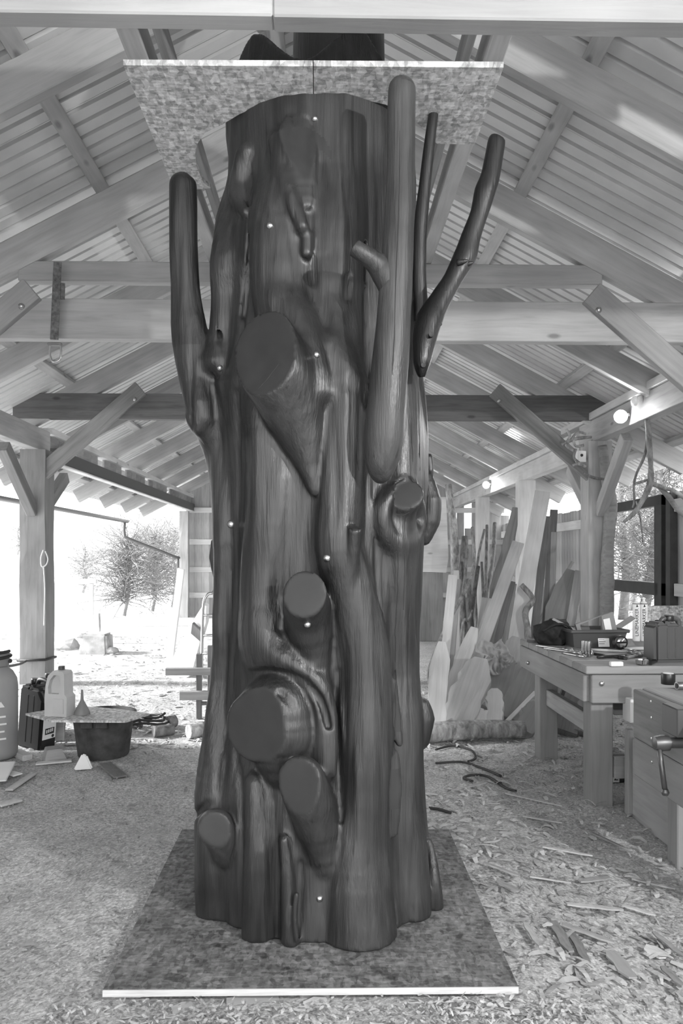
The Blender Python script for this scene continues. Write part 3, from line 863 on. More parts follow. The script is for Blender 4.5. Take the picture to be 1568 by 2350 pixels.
for (px, py, Y, r) in ((1078, 605, 2.45, 6), (1066, 600, 2.43, 7), (1006, 747, 2.44, 5)):
    q = P(px, py, Y); tube('knot_spur', [q + Vector((-.02, .01, 0)), q, q + Vector((.012, -.004, .004))], [.012, .008, .002], M['branch'], rb, 8, 3)
for (px, py, r) in ((972, 838, 5), (990, 768, 5)):
    q = P(px, py, 2.385)
    lathe('peg_hole', [(.003, .002), (.008, .003), (.008, -.01)], M['ink'], rb, Matrix.Translation(q) @ Matrix.Rotation(math.pi / 2, 4, 'X'), 10)
# iron column continuing above the trunk
cc = P(778, 100, 2.78)
lathe('core_column', [(.17, 0), (.175, .2), (.17, .5), (.165, 1.0)], M['branch'], trunk, Matrix.Translation((cc.x, 2.80, CAMZ + 1.6)), 24)
# coach bolts and drying checks
from mathutils.bvhtree import BVHTree
bvh = BVHTree.FromPolygons([tuple(v) for v in V], [tuple(f) for f in F.tolist()])
for (px, py, rp) in ((723, 273, 7), (620, 518, 8), (727, 814, 8), (530, 1203, 9), (750, 1281, 9), (706, 1434, 8), (505, 845, 7), (734, 2062, 8)):
    d = ray(px, py).normalized(); hit = bvh.ray_cast(Vector((0, 0, CAMZ)), d)
    if hit[0] is None: continue
    r = rp * hit[0].y / FPX
    m = Matrix.Translation(hit[0] - hit[1] * .002) @ hit[1].to_track_quat('Z', 'Y').to_matrix().to_4x4()
    b_ = lathe('bolt', [(r * 1.05, -.006), (r * 1.05, .003), (r * .9, .007), (r * .5, .0105), (.0006, .012)], M['zinc'], trunk, m, 16)

def check(pts, r_=.0016):
    out = []
    for px, py in pts:
        hit = bvh.ray_cast(Vector((0, 0, CAMZ)), ray(px, py).normalized())
        if hit[0] is not None: out.append(hit[0])
    if len(out) > 2: tube('drying_check', out, [r_ * .4] + [r_] * (len(out) - 2) + [r_ * .4], M['ink'], trunk, 6, 3)
def dens(pts, n_=5):
    o = []
    for (a, b), (c, d) in zip(pts[:-1], pts[1:]): o += [(a + (c - a) * i / n_ + R.uniform(-1, 1), b + (d - b) * i / n_) for i in range(n_)]
    return o + [pts[-1]]
for pl_ in ([(914, 1258), (913, 1350), (908, 1450), (909, 1560), (906, 1690)], [(930, 1270), (926, 1400)], [(945, 960), (948, 1060)], [(962, 900), (964, 1080)], [(640, 835), (612, 872), (590, 895)],
            [(800, 640), (796, 690)], [(717, 590), (718, 700)], [(945, 1300), (940, 1420), (938, 1500)], [(818, 1000), (824, 1080)], [(640, 1340), (622, 1460)], [(905, 1180), (924, 1183), (940, 1176)]):
    check(dens(pl_))
tube('drying_check', [P(a, b, Y) for a, b, Y in ((918, 300, 2.2075), (916, 480, 2.205), (909, 640, 2.201), (905, 780, 2.196), (901, 860, 2.198))], [.0006, .0016, .0016, .0016, .0006], M['ink'], pole, 6, 4)

# ------------------------------------------------------------------ lamps
def flood(name, pos, aim, sz, lab, power, lens='lens'):
    t = empty(name, pos, lab, 'lamp')
    d = (Vector(aim) - Vector(pos)).normalized()
    q = d.to_track_quat('Z', 'Y').to_matrix().to_4x4(); m = Matrix.Translation(pos) @ q
    lathe('housing', [(sz * .5, -sz * .9), (sz * .8, -sz * .75), (sz * 1.0, -.01), (sz * 1.06, .0)], M['white'], t, m, 20)
    lathe('lens', [(sz * .98, .001), (sz * .9, sz * .25), (sz * .55, sz * .42), (.001, sz * .48)], M[lens], t, m, 20)
    beam('bracket', Vector(pos) - d * sz * .8, Vector(pos) + Vector((.09 if pos[0] > 0 else -.09, 0, .02)), .03, .03, M['white'], t, up=(0, 1, 0))
    l = bpy.data.lights.new('lamp_light', 'SPOT'); l.energy = power; l.spot_size = math.radians(130); l.spot_blend = .6; l.shadow_soft_size = sz * .7
    lo_ = bpy.data.objects.new('lamp_light', l); COL.objects.link(lo_)
    lo_.location = Vector(pos) + d * sz * .7; lo_.rotation_euler = d.to_track_quat('-Z', 'Y').to_euler()
    lo_.parent = t; lo_.matrix_parent_inverse = MATW[t.name].inverted()
    return t
fp = PX(1425, 956, 2.86)
t = flood('flood_lamp', fp, (-.4, 2.0, 1.0), .062, 'bright round flood lamp on the eaves beam above the workbench', 22)
sp = PX(1463, 921, 2.92)
lathe('motion_sensor', [(.0, 0), (.035, .004), (.05, .02), (.045, .04), (.02, .055)], M['white'], t, Matrix.Translation(sp) @ Matrix.Rotation(-math.pi / 2, 4, 'Y'), 16)
flood('flood_lamp', PX(1116, 1113, 2.86), (-.5, 6.0, .5), .062, 'small round lamp on the eaves beam above the leaning timber', 10)
flood('flood_lamp', Vector((2.84, -1.0, 2.72)), (-.1, 2.5, 1.5), .07, 'round flood lamp on the eaves beam beside the entrance', 270)
flood('flood_lamp', Vector((-3.02, -1.2, 2.55)), (-.1, 2.5, 1.2), .07, 'unseen fill lamp added on the yard side eaves beam beside the entrance', 18)  # added fill lamp out of view, brings out the relief of the trunk

# ------------------------------------------------------------------ things hanging from the frame
t = empty('steel_strap', P(132, 602, 5.12), 'long rusty steel strap with shackle hanging in front of the pale tie beam', 'strap')
a, b = P(133, 602, 5.1), P(125, 780, 5.1)
m, L = frame(a, b, (0, -1, 0))
mkobj('strap', box_mesh('strap', L, .056, .008, .002, (0, -.028, 0)), M['rust'], t, m)
a, b = P(145, 650, 5.11), P(144, 688, 5.11); m, L = frame(a, b, (0, -1, 0))
mkobj('side_plate', box_mesh('side_plate', L, .03, .008, .002, (0, -.015, 0)), M['rust'], t, m)
q = P(126, 790, 5.09)
beam('clevis_pin', q + Vector((-.05, 0, 0)), q + Vector((.05, 0, 0)), .02, .02, M['steel'], t)
tube('shackle', [P(115, 790, 5.09), P(114, 808, 5.09), P(118, 826, 5.09), P(128, 830, 5.09), P(138, 824, 5.09), P(140, 806, 5.09), P(139, 790, 5.09)], .007, M['zinc'], t, 8, 4)

d0 = 6.85
br = empty('hanging_branch', P(1480, 890, d0), 'bare forked branch hanging from the eaves beam beside the flood lamp', 'branch')
def pxtube(name, lst, Y, mat, parent, nz=.12, seg=8):
    return tube(name, [P(a, b, Y + (c[0] if c else 0)) for a, b, r, *c in lst], [r * Y / FPX for a, b, r, *c in lst], M[mat], parent, seg, 4, nz)
pxtube('main_stem', [(1476, 893, 6), (1484, 940, 6), (1490, 1010, 7), (1494, 1070, 6), (1492, 1110, 8), (1474, 1150, 6), (1455, 1178, 6), (1432, 1198, 3)], d0, 'stick', br)
pxtube('twig', [(1484, 960, 3), (1485, 1010, 4), (1478, 1050, 3.5), (1462, 1085, 3), (1455, 1115, 3), (1456, 1150, 2.5), (1452, 1165, 2)], d0 + .03, 'stick', br)
pxtube('twig', [(1492, 1108, 6), (1520, 1118, 5), (1550, 1128, 5), (1580, 1150, 5)], d0, 'stick', br)
pxtube('twig', [(1512, 1118, 4), (1535, 1140, 7), (1556, 1170, 6), (1580, 1190, 5)], d0 + .04, 'oldwood', br)
pxtube('twig', [(1458, 1110, 3), (1475, 1105, 3), (1490, 1100, 3)], d0, 'stick', br)
pxtube('twig', [(1460, 1150, 2), (1470, 1190, 1.8), (1476, 1245, 1.4)], d0, 'stick', br)
an = empty('antler_twigs', P(1330, 1010, 8.0), 'cluster of antler-like twigs fixed above the post with the curved timber', 'branch')
for l in ([(1290, 1020, 3), (1310, 1010, 4), (1335, 1005, 4), (1358, 1003, 3)], [(1300, 985, 3), (1308, 1000, 3), (1300, 1022, 3), (1318, 1035, 3)],
          [(1312, 1008, 3), (1326, 992, 3), (1345, 996, 3)], [(1315, 1068, 3), (1330, 1064, 4), (1345, 1072, 3)], [(1340, 1085, 3), (1362, 1096, 3.5), (1398, 1101, 2.5)],
          [(1322, 1030, 3), (1318, 1050, 3), (1330, 1062, 3)], [(1316, 1010, 3), (1322, 1024, 3), (1340, 1022, 3)]):
    pxtube('twig', l, 7.9, 'stick', an)
q = P(1333, 1050, 7.95)
t = empty('junction_box', q, 'small white electrical box fixed beside the knee brace', 'electrical box')
box('case', q + Vector((0, 0, -.05)), (.10, .06, .12), M['white'], t, .3)
lathe('socket', [(.001, 0), (.016, .002), (.016, -.01)], M['ink'], t, Matrix.Translation(q + Vector((.0, -.034, .02))) @ Matrix.Rotation(math.pi / 2, 4, 'X'), 12)
# rope and strap on the yard post
rp = empty('rope', (XL, 8.1, 1.3), 'thin pale rope looped on a nail and hanging down the yard post', 'rope')
pxtube('loop', [(100, 1262, 1.5), (94, 1280, 1.6), (96, 1300, 1.6), (106, 1296, 1.6), (110, 1282, 1.6), (104, 1265, 1.5)], 8.08, 'offwhite', rp, 0)
pxtube('tail', [(100, 1300, 1.5), (103, 1350, 1.5), (102, 1400, 1.5), (101, 1436, 1.5)], 8.09, 'offwhite', rp, 0)
sb = empty('cable_tie', (XL, 8.25, .2), 'dark cable tied round the foot of the yard post and stretched to the drum', 'cable')
z_ = P(90, 1516, 8.1).z
tube('band', [(XL - .15, 8.10, z_), (XL + .15, 8.10, z_ + .01), (XL + .15, 8.4, z_), (XL - .15, 8.4, z_), (XL - .15, 8.10, z_)], .014, M['rubber'], sb, 8, 1)
tube('lead', [(XL - .05, 8.08, z_), P(45, 1524, 7.2), P(10, 1530, 5.9), P(-10, 1528, 5.3)], .012, M['rubber'], sb, 8, 5)

# ------------------------------------------------------------------ drum, jerrycans and tub on the yard side
def zf(v): return Vector((v[0], v[1], fz(v[0], v[1])))
q = zf(G(-6, 1738)); 
t = empty('gas_bottle', q, 'blue-grey painted gas bottle with white lettering panel beside the black jerrycan', 'gas bottle')
lathe('body', [(.10, 0), (.125, .02), (.132, .05), (.132, .50), (.126, .55), (.10, .60), (.06, .635), (.045, .645)], M['bluegrey'], t, Matrix.Translation(q), 32)
lathe('collar', [(.06, .625), (.075, .64), (.075, .73), (.068, .73), (.068, .65)], M['grey'], t, Matrix.Translation(q), 20)
tube('hose_coil', [q + Vector((.085 * math.cos(a), .085 * math.sin(a), .665 + .006 * a)) for a in np.linspace(0, 12.5, 40)], .011, M['rubber'], t, 8, 1)
for i, wd_ in enumerate((.05, .06, .035, .055)):
    a = -math.pi / 2 + .62
    c = q + Vector((.1335 * math.cos(a), .1335 * math.sin(a), .30 - i * .05))
    m = Matrix.Translation(c) @ Matrix.Rotation(a + math.pi / 2, 4, 'Z')
    mkobj('printed_line', box_mesh('printed_line', wd_, .002, .012, 0, (-wd_ / 2, 0, 0)), M['white'], t, m)
prism('printed_triangle', [(-.025, 0), (.025, 0), (0, .04)], .002, M['white'], t, Matrix.Translation(q + Vector((.1335 * math.cos(-1.0), .1335 * math.sin(-1.0), .37))) @ Matrix.Rotation(.57, 4, 'Z') @ Matrix.Rotation(math.pi / 2, 4, 'X'))

def jerrycan(base, w_, d_, h_, rz, tilt, mat, lab, label=None, cap_x=-.25):
    t = empty('jerrycan', base, lab, 'jerrycan')
    B = Matrix.Translation(base) @ Matrix.Rotation(rz, 4, 'Z') @ Matrix.Rotation(tilt, 4, 'Y')
    out = [(-w_ / 2, 0), (w_ / 2, 0), (w_ / 2, h_ * .74), (w_ * .28, h_ * .90), (-w_ * .08, h_ * .90), (-w_ * .12, h_ * .93), (-w_ * .40, h_ * .93), (-w_ / 2, h_ * .86)]
    R_ = Matrix.Rotation(math.pi / 2, 4, 'X')
    prism('body', out, d_, M[mat], t, B @ Matrix.Translation((0, d_ / 2, 0)) @ R_, .018)
    tube('handle', [B @ Vector((w_ * .44, 0, h_ * .78)), B @ Vector((w_ * .40, 0, h_ * .95)), B @ Vector((w_ * .22, 0, h_ * 1.0)), B @ Vector((-w_ * .05, 0, h_ * .99)), B @ Vector((-w_ * .12, 0, h_ * .9))], d_ * .11, M[mat], t, 10, 4)
    lathe('cap', [(.026, 0), (.028, .004), (.028, .03), (.024, .036)], M['black'], t, B @ Matrix.Translation((w_ * cap_x, 0, h_ * .925)), 18)
    for s_ in (-1, 1):
        beam('rib', B @ Vector((s_ * w_ * .12, -d_ / 2 + .001, h_ * .1)), B @ Vector((s_ * w_ * .12, -d_ / 2 + .001, h_ * .8)), .012, .008, M[mat], t, up=tuple(B.to_3x3() @ Vector((0, -1, 0))), bev=.003)
    return t, B
q = zf(G(76, 1716)) + Vector((0, .05, 0))
t, B = jerrycan(q, .235, .16, .50, -.45, .10, 'black', 'black plastic jerrycan with white printed label standing next to the gas bottle')
m = B @ Matrix.Translation((.118, 0, .22)) @ Matrix.Rotation(math.pi / 2, 4, 'Z') @ Matrix.Rotation(math.pi / 2, 4, 'X')
lb_ = mkobj('label', box_mesh('label', .12, .27, .002, 0, (-.06, -.135, 0)), M['paper'], t, m)
for (x_, y_, a_, b_) in ((-.04, .05, .085, .05), (-.04, -.10, .085, .045)):
    mkobj('print_block', box_mesh('print_block', a_, b_, .001, 0, (x_, y_, .002)), M['ink'], lb_, m)
for (x_, y_) in ((-.03, .062), (-.012, .064), (.006, .066), (.022, .068), (-.03, -.09), (-.012, -.088), (.006, -.086), (.022, -.084)):
    mkobj('print_stroke', box_mesh('print_stroke', .010, .024, .001, 0, (x_, y_, .003)), M['paper'], lb_, m)
for (x_, y_) in ((-.035, .118), (.035, -.118)):
    lathe('print_dot', [(.012, .002), (.012, .003)], M['ink'], lb_, m @ Matrix.Translation((x_, y_, 0)), 12)
q = zf(G(92, 1690)) + Vector((0.02, .12, 0))
jerrycan(q, .22, .16, .47, -.5, .12, 'dkgrey', 'dark grey jerrycan half hidden behind the black one')

q = zf(G(226, 1744)) + Vector((0, .12, 0))
t = empty('rubber_tub', q, 'round dark rubber tub holding up the strand board table top', 'tub')
lathe('body', [(.165, 0), (.172, .01), (.205, .27), (.222, .275), (.222, .30), (.205, .30), (.195, .27), (.16, .02), (.001, .02)], M['concrete'], t, Matrix.Translation(q), 32)
for s_ in (-1, 1):
    beam('handle', q + Vector((s_ * .05 - .04, -.215, .255)), q + Vector((s_ * .05 + .04, -.215, .255)), .02, .045, M['concrete'], t)
BZ2 = q.z + .302
pts_ = [G(a, b, BZ2 + .015) for a, b in ((58, 1637), (118, 1653), (288, 1654), (343, 1637), (268, 1626), (195, 1621), (128, 1626))]
tb = quad_board('board_top', pts_, BZ2 + .015, .014, M['osb'], None)
tag(tb, 'loose strand board laid as a table top across the dark tub', 'board')
TZ = BZ2 + .016
def ring_prism(name, outer, inner, t_, mat, parent, m, bev=.0):
    bm = bmesh.new()
    def loop(pts): 
        v = [bm.verts.new((p[0], p[1], 0)) for p in pts]
        return [bm.edges.new((v[i], v[(i + 1) % len(v)])) for i in range(len(v))]
    e = loop(outer) + loop(inner)
    bmesh.ops.triangle_fill(bm, edges=e, use_beauty=True)
    bmesh.ops.dissolve_limit(bm, angle_limit=.01, verts=bm.verts[:], edges=bm.edges[:]) if False else None
    ext = bmesh.ops.extrude_face_region(bm, geom=bm.faces[:])
    for g in ext['geom']:
        if isinstance(g, bmesh.types.BMVert): g.co.z += t_
    bmesh.ops.recalc_face_normals(bm, faces=bm.faces[:])
    return mkobj(name, bm_mesh(name, bm), mat, parent, m)
q = G(141, 1642, TZ)
t = empty('milky_jug', q, 'milky white plastic jug with big moulded handle on the strand board', 'jug')
m = Matrix.Translation(q + Vector((0, .06, 0))) @ Matrix.Rotation(-.25, 4, 'Z') @ Matrix.Rotation(math.pi / 2, 4, 'X')
outer = [(-.085, 0), (.08, 0), (.082, .13), (.065, .15), (.062, .285), (.05, .30), (-.02, .305), (-.06, .27), (-.078, .20), (-.085, .12)]
inner = [(-.055, .15), (.02, .15), (.035, .17), (.035, .25), (.02, .275), (-.015, .275), (-.045, .24), (-.058, .19)]
ring_prism('body', outer, inner, .10, M['offwhite'], t, m)
prism('hollow', inner, .03, M['offwhite'], t, m @ Matrix.Translation((0, 0, .035)))
lathe('cap', [(.022, 0), (.022, .02), (.018, .024)], M['dkgrey'], t, Matrix.Translation(q + Vector((-.01, .03, .305))), 14)
prism('front_panel', [(-.02, .02), (.06, .02), (.06, .12), (-.02, .12)], .006, M['offwhite'], t, m @ Matrix.Translation((0, 0, .10)), .002)
q = G(185, 1641, TZ) + Vector((0, .03, 0))
t = empty('funnel', q, 'small grey upturned funnel standing beside the milky jug', 'funnel')
lathe('cone', [(.052, 0), (.052, .012), (.035, .05), (.016, .085), (.012, .095)], M['grey'], t, Matrix.Translation(q), 20)
lathe('spout', [(.011, .094), (.007, .165)], M['grey'], t, Matrix.Translation(q), 12)
q = zf(G(118, 1700)) + Vector((0, .08, 0))
tag(box('timber_block', q, (.13, .15, .20), M['board'], None, .3), 'upright squared timber offcut under the strand board beside the tub', 'timber offcut')
q = zf(G(108, 1748))
tag(prism('wedge_block', [(-.07, 0), (.08, 0), (.04, .085), (-.05, .085)], .12, M['pine'], None, Matrix.Translation(q + Vector((0, .1, 0))) @ Matrix.Rotation(.5, 4, 'Z') @ Matrix.Rotation(math.pi / 2, 4, 'X'), .004), 'sloping-sided wooden wedge block lying in front of the tub', 'wood block')
q = zf(G(188, 1770))
tag(prism('paper_scrap', [(-.06, 0), (.06, 0), (.02, .09), (-.01, .10)], .05, M['paper'], None, Matrix.Translation(q + Vector((0, .04, 0))) @ Matrix.Rotation(.2, 4, 'Z') @ Matrix.Rotation(1.35, 4, 'X'), .008), 'crumpled white paper cone on the chips in front of the tub', 'paper')
def splint(name, A, B, w_, t_, mat, lab, cat, group=None):
    o = beam(name, A, B, w_, t_, M[mat]); tag(o, lab, cat, group); return o
def gz(px, py, h=.012): v = zf(G(px, py)); v.z += h; return v
splint('wood_offcut', gz(82, 1756), gz(166, 1750), .06, .012, 'slab', 'flat pale offcut lying before the wedge block', 'offcut')
splint('wood_offcut', gz(20, 1815), gz(76, 1777), .05, .012, 'pine', 'long pale stick of wood near the foot of the gas bottle', 'offcut')
splint('wood_offcut', gz(36, 1728), gz(64, 1742), .07, .05, 'slab', 'small pale block between jerrycan and wedge block', 'offcut')
splint('wood_offcut', gz(240, 1757, .01), gz(278, 1790, .01), .09, .012, 'barkchip', 'dark curl of bark lying alone on the chips below the tub', 'bark')
splint('wood_offcut', gz(-10, 1800, .03), gz(14, 1768, .06), .12, .01, 'white', 'white crumpled plastic sheet leaning near the gas bottle foot', 'plastic scrap')
splint('wood_offcut', gz(-5, 1850), gz(45, 1835), .07, .014, 'chip', 'broad flat chip lying below the stick near the gas bottle', 'offcut')
splint('wood_offcut', gz(12, 1775, .02), gz(42, 1782, .02), .07, .01, 'white', 'white scrap of plastic lying flat beside the pale stick', 'plastic scrap')

# debris further back
t = empty('cable_coil', gz(335, 1672), 'loose coil of dark cable on the sunlit ground behind the tub', 'cable')
c0 = gz(335, 1672, .02)
tube('cable', [c0 + Vector((.16 * math.cos(a) * (1 + .2 * math.sin(2.3 * a)), .12 * math.sin(a), .02 + .012 * math.sin(3 * a) + .004 * a)) for a in np.linspace(0, 19, 60)], .010, M['rubber'], t, 8, 1)
for (x0, y0, x1, y1, r_, lab) in ((352, 1690, 398, 1684, .045, 'short dark log end lying beside the cable coil'), (432, 1694, 468, 1688, .055, 'short barkless log lying between the trunk and the trestle'),
                                  (300, 1668, 322, 1672, .03, 'small dark billet at the end of the cable coil'), (383, 1672, 400, 1668, .05, 'dark billet behind the short log beside the cable')):
    a, b = gz(x0, y0, r_), gz(x1, y1, r_)
    tag(tube('short_log', [a, (a + b) / 2, b], r_, M['bark' if 'dark' in lab else 'stick'], None, 12, 3, .12), lab, 'log')

# trestle, ladder and pale slabs
t = empty('trestle', G(457, 1650), 'low wooden trestle with two rails standing behind the trunk', 'trestle')
q = G(457, 1650); zt1 = P(457, 1500, q.y).z
beam('leg', q, (q.x, q.y, zt1), .045, .045, M['darkwood'], t, up=(0, -1, 0))
beam('leg', q + Vector((.55, 0, 0)), (q.x + .55, q.y, zt1), .045, .045, M['darkwood'], t, up=(0, -1, 0))
beam('leg', q + Vector((.0, .6, 0)), (q.x, q.y + .6, zt1), .045, .045, M['darkwood'], t, up=(0, -1, 0))
for (px, py, h_) in ((380, 1541, .062), (412, 1596, .075)):
    a = P(px, py, q.y - .04); b = Vector((q.x + .6, q.y - .04, a.z)); beam('rail', a, b, .05, h_, M['oldwood'], t)
beam('cross_bar', P(462, 1614, q.y), (q.x + .55, q.y, P(462, 1614, q.y).z), .03, .03, M['darkwood'], t)
t = empty('ladder', P(470, 1560, 7.6), 'aluminium ladder leaning behind the trestle', 'ladder')
ra = [P(462, 1560, 7.5), P(466, 1400, 7.75), P(474, 1368, 7.8), P(486, 1362, 7.82), P(494, 1372, 7.82), P(496, 1560, 7.55)]
tube('rail', ra, .016, M['zinc'], t, 8, 4)
for py in (1412, 1458, 1500, 1535):
    y_ = 7.75 - (py - 1400) * .0016
    tube('rung', [P(464, py, y_), P(496, py, y_)], .013, M['zinc'], t, 8, 1)

def slab(name, A, B, prof, t_, mat, lab, cat='slab', up=(-.15, -1, .25), group=None, bev=.004):
    """prof: (fraction along, left half width, right half width)"""
    m, L = frame(A, B, up)
    poly = [(f_ * L, -l) for f_, l, r in prof] + [(f_ * L, r) for f_, l, r in reversed(prof)]
    o = prism(name, poly, t_, M[mat], None, m, bev)
    if lab: tag(o, lab, cat, group)
    return o
def rnd_top(w_):
    r_ = random.Random(int(w_ * 1e6)); kind = r_.randint(0, 3); out = []
    for i in range(11):
        f_ = i / 10; l = w_ * (.92 + .18 * r_.uniform(-1, 1)); r2 = w_ * (.92 + .18 * r_.uniform(-1, 1))
        k = math.sqrt(max(0, 1 - max(0, (f_ - .72) / .29) ** 2))
        if kind == 1: l *= k; r2 *= .75 + .25 * k
        elif kind == 2: l *= .5 + .5 * k; r2 *= 1 - .75 * max(0, f_ - .55) / .45
        else: l *= .25 + .75 * k; r2 *= .2 + .8 * k
        out.append((f_, l, r2))
    return out
slab('timber_slab', G(412, 1548), P(478, 1385, 7.9), [(0, .15, .15), (.3, .16, .13), (.6, .12, .09), (.85, .09, .05), (1, .02, .02)], .05, 'snow', 'bright waney slab leaning at the open side next to the ladder')
tag(beam('plank', G(388, 1533), P(416, 1305, 8.9), .09, .03, M['snow'], up=(-.2, -1, .1)), 'thin bright plank leaning against the slim far post', 'plank')
tag(beam('plank', G(440, 1540), P(455, 1440, 8.0), .16, .03, M['darkwood'], up=(-.2, -1, .1)), 'dark short board standing behind the bright waney slab', 'plank')

# ------------------------------------------------------------------ yard outside
q = G(213, 1502)
v_ = []
t = prism('stone_block', [(-.22, 0), (.22, 0), (.20, .34), (-.12, .36), (-.17, .2)], .35, M['stone'], None, Matrix.Translation(q + Vector((0, .3, -.05))) @ Matrix.Rotation(math.pi / 2, 4, 'X'), .03)
tag(t, 'squared pale block with a dark stain lying in the bright yard', 'stone')
for (px, py, w_, lab) in ((150, 1488, .22, 'broken rubble heap lump beside the stained block'), (185, 1462, .16, 'small pale stone behind the stained block'), (255, 1500, .12, 'little flat stone at the right foot of the stained block')):
    bm = bmesh.new(); bmesh.ops.create_icosphere(bm, subdivisions=2, radius=w_)
    for v in bm.verts: v.co *= 1 + .35 * mnoise.noise(v.co * 7 + Vector((px, 0, 0))); v.co.z *= .6
    tag(mkobj('stone', bm_mesh('stone', bm), M['stone'], None, Matrix.Translation(G(px, py) + Vector((0, 0, .03)))), lab, 'stone')
a, b = P(-40, 1360, 13.5), P(40, 1357, 13.0)
tag(tube('pale_log', [a, (a + b) / 2, b], .13, M['snow'], None, 16, 2, .05), 'round bright log lying across the yard beyond the post', 'log')
a, b = P(120, 1336, 15.0), P(222, 1334, 15.0)
tag(tube('pale_log', [a, (a + b) / 2, b], .05, M['snow'], None, 10, 2, .05), 'long slender bright pole lying in the yard before the bush', 'log')
for px in (125, 210):
    q = P(px, 1340, 15.0); tag(tube('short_prop', [(q.x, q.y, 0), (q.x, q.y, q.z)], .05, M['snow'], None, 8, 1), 'short upright prop under the slender bright pole', 'post', 'props under the slender pole')
q = P(0, 1375, 13.2)
tag(tube('short_prop', [(q.x, q.y, 0), (q.x, q.y, q.z - .03)], .12, M['snow'], None, 8, 1), 'thick upright prop under the round bright log', 'post')
q = P(220, 1433, 12.0)
tag(slab('splinter', Vector((q.x - .05, 12, 0)), P(228, 1407, 12.0), [(0, .1, .1), (.5, .09, .08), (1, .02, .02)], .06, 'stone', None), 'pointed grey splinter sticking up in the yard', 'splinter')

def shrub(name, base, h_, w_, ntw, lab, seed, mat='twig', lean=(0, 0), trunk_r=.09, thick=.012):
    rr_ = random.Random(seed)
    t = empty(name, base, lab, 'tree')
    top = Vector(base) + Vector((lean[0], lean[1], h_ * .75))
    tp = [Vector(base), Vector(base).lerp(top, .35) + Vector((.08, 0, 0)), Vector(base).lerp(top, .7) - Vector((.06, 0, 0)), top]
    tube('trunk', [p for p in tp], [trunk_r, trunk_r * .8, trunk_r * .55, trunk_r * .25], M[mat], t, 8, 4, .1)
    V_, F_ = [], []
    for i in range(ntw):
        f_ = .15 + .85 * rr_.random(); s0 = Vector(base).lerp(top, f_)
        an_ = rr_.random() * 6.28; el = rr_.uniform(-.25, 1.0); L_ = w_ * rr_.uniform(.35, 1.0)
        d_ = Vector((math.cos(an_) * math.cos(el), math.sin(an_) * math.cos(el), math.sin(el)))
        p_ = s0.copy(); pts = [p_.copy()]
        for k in range(4):
            d_ = (d_ + Vector((rr_.uniform(-.35, .35), rr_.uniform(-.35, .35), rr_.uniform(-.4, .25)))).normalized(); p_ = p_ + d_ * L_ / 4; pts.append(p_.copy())
        r0 = thick * rr_.uniform(.5, 1.3)
        def put(pts, r0):
            v, f = tube_data([p - Vector(base) for p in pts], [r0 * (1 - .8 * k / (len(pts) - 1)) for k in range(len(pts))], 3, False)
            o_ = len(V_); V_.extend(v); F_.extend([tuple(a + o_ for a in ff) for ff in f])
        put(pts, r0)
        for j in range(4):
            k = rr_.randint(1, 3); q_ = pts[k]; e_ = Vector((rr_.uniform(-1, 1), rr_.uniform(-1, 1), rr_.uniform(-.5, .9))).normalized() * L_ * rr_.uniform(.15, .45)
            put([q_, q_ + e_ * .5 + Vector((0, 0, .03)), q_ + e_], r0 * .55)
    o = mkobj('twigs', from_data('twigs', V_, F_), M[mat], t, Matrix.Translation(base)); o['kind'] = 'stuff'
    return t
for k_, (px, y_, z0, h_, w_, n_, lab) in enumerate(((285, 18.0, -.02, 2.5, 1.7, 420, 'large bare tangled bush in the bright yard beyond the gutter pipe'), (350, 19.5, -.02, 2.7, 1.7, 380, 'dense tangled bush between the large one and the slim far post'),
        (190, 23.0, .3, 1.7, 1.5, 160, 'lower bare bush at the edge of the yard beside the large tangle'), (395, 21.0, -.02, 3.0, 1.3, 220, 'bare bush seen just beside the slim far post'), (40, 30.0, 1.5, 1.6, 1.6, 80, 'faint far bush on the bright bank behind the yard post'))):
    b0 = P(px, 1330, y_); shrub('bare_bush', (b0.x, y_, z0), h_, w_, n_, lab, k_ + 1, 'bushtwig', (.1, 0), .045, .011)
for i, (px, y_, h_, lab) in enumerate(((1470, 14.5, 5.5, 'leaning bare tree outside the window opening'), (1430, 17.0, 5.0, 'bare thicket tree filling the upper part of the window opening'), (1520, 13.5, 4.5, 'bare young tree just outside the window frame post'), (1450, 20.0, 6.0, 'further bare tree in the thicket beyond the window'))):
    b0 = P(px, 1450, y_); shrub('bare_tree', (b0.x, y_, -.05), h_, 2.0, 260, lab, 20 + i, 'twig', (.5 if i == 0 else 0, 0), .12)

# ------------------------------------------------------------------ timber leaning at the right
def lean(kind, foot, top, dtop, wpx, t_, mat, lab, **kw):
    A = G(*foot); A.z = fz(A.x, A.y); B = P(top[0], top[1], A.y + dtop); w_ = wpx * (A.y + dtop * .5) / FPX
    if kind == 'plank': o = beam('plank', A, B, w_, t_, M[mat], up=kw.get('up', (-.25, -1, .25))); cat = 'plank'
    elif kind == 'slab':
        o = slab('timber_slab', A, B, kw.get('prof') or rnd_top(w_ / 2), t_, mat, None, up=kw.get('up', (-.25, -1, .25))); cat = 'slab'
    else:
        mid = kw.get('mid', [])
        pts = [A] + [P(px, py, A.y + dtop * f_) for px, py, f_ in mid] + [B]
        o = tube('pole', pts, [w_ / 2 * (1.08 - .25 * i / (len(pts) - 1)) for i in range(len(pts))], M[mat], None, 9, 5, .14, foot[0]); cat = 'pole'
    tag(o, lab, cat); return o
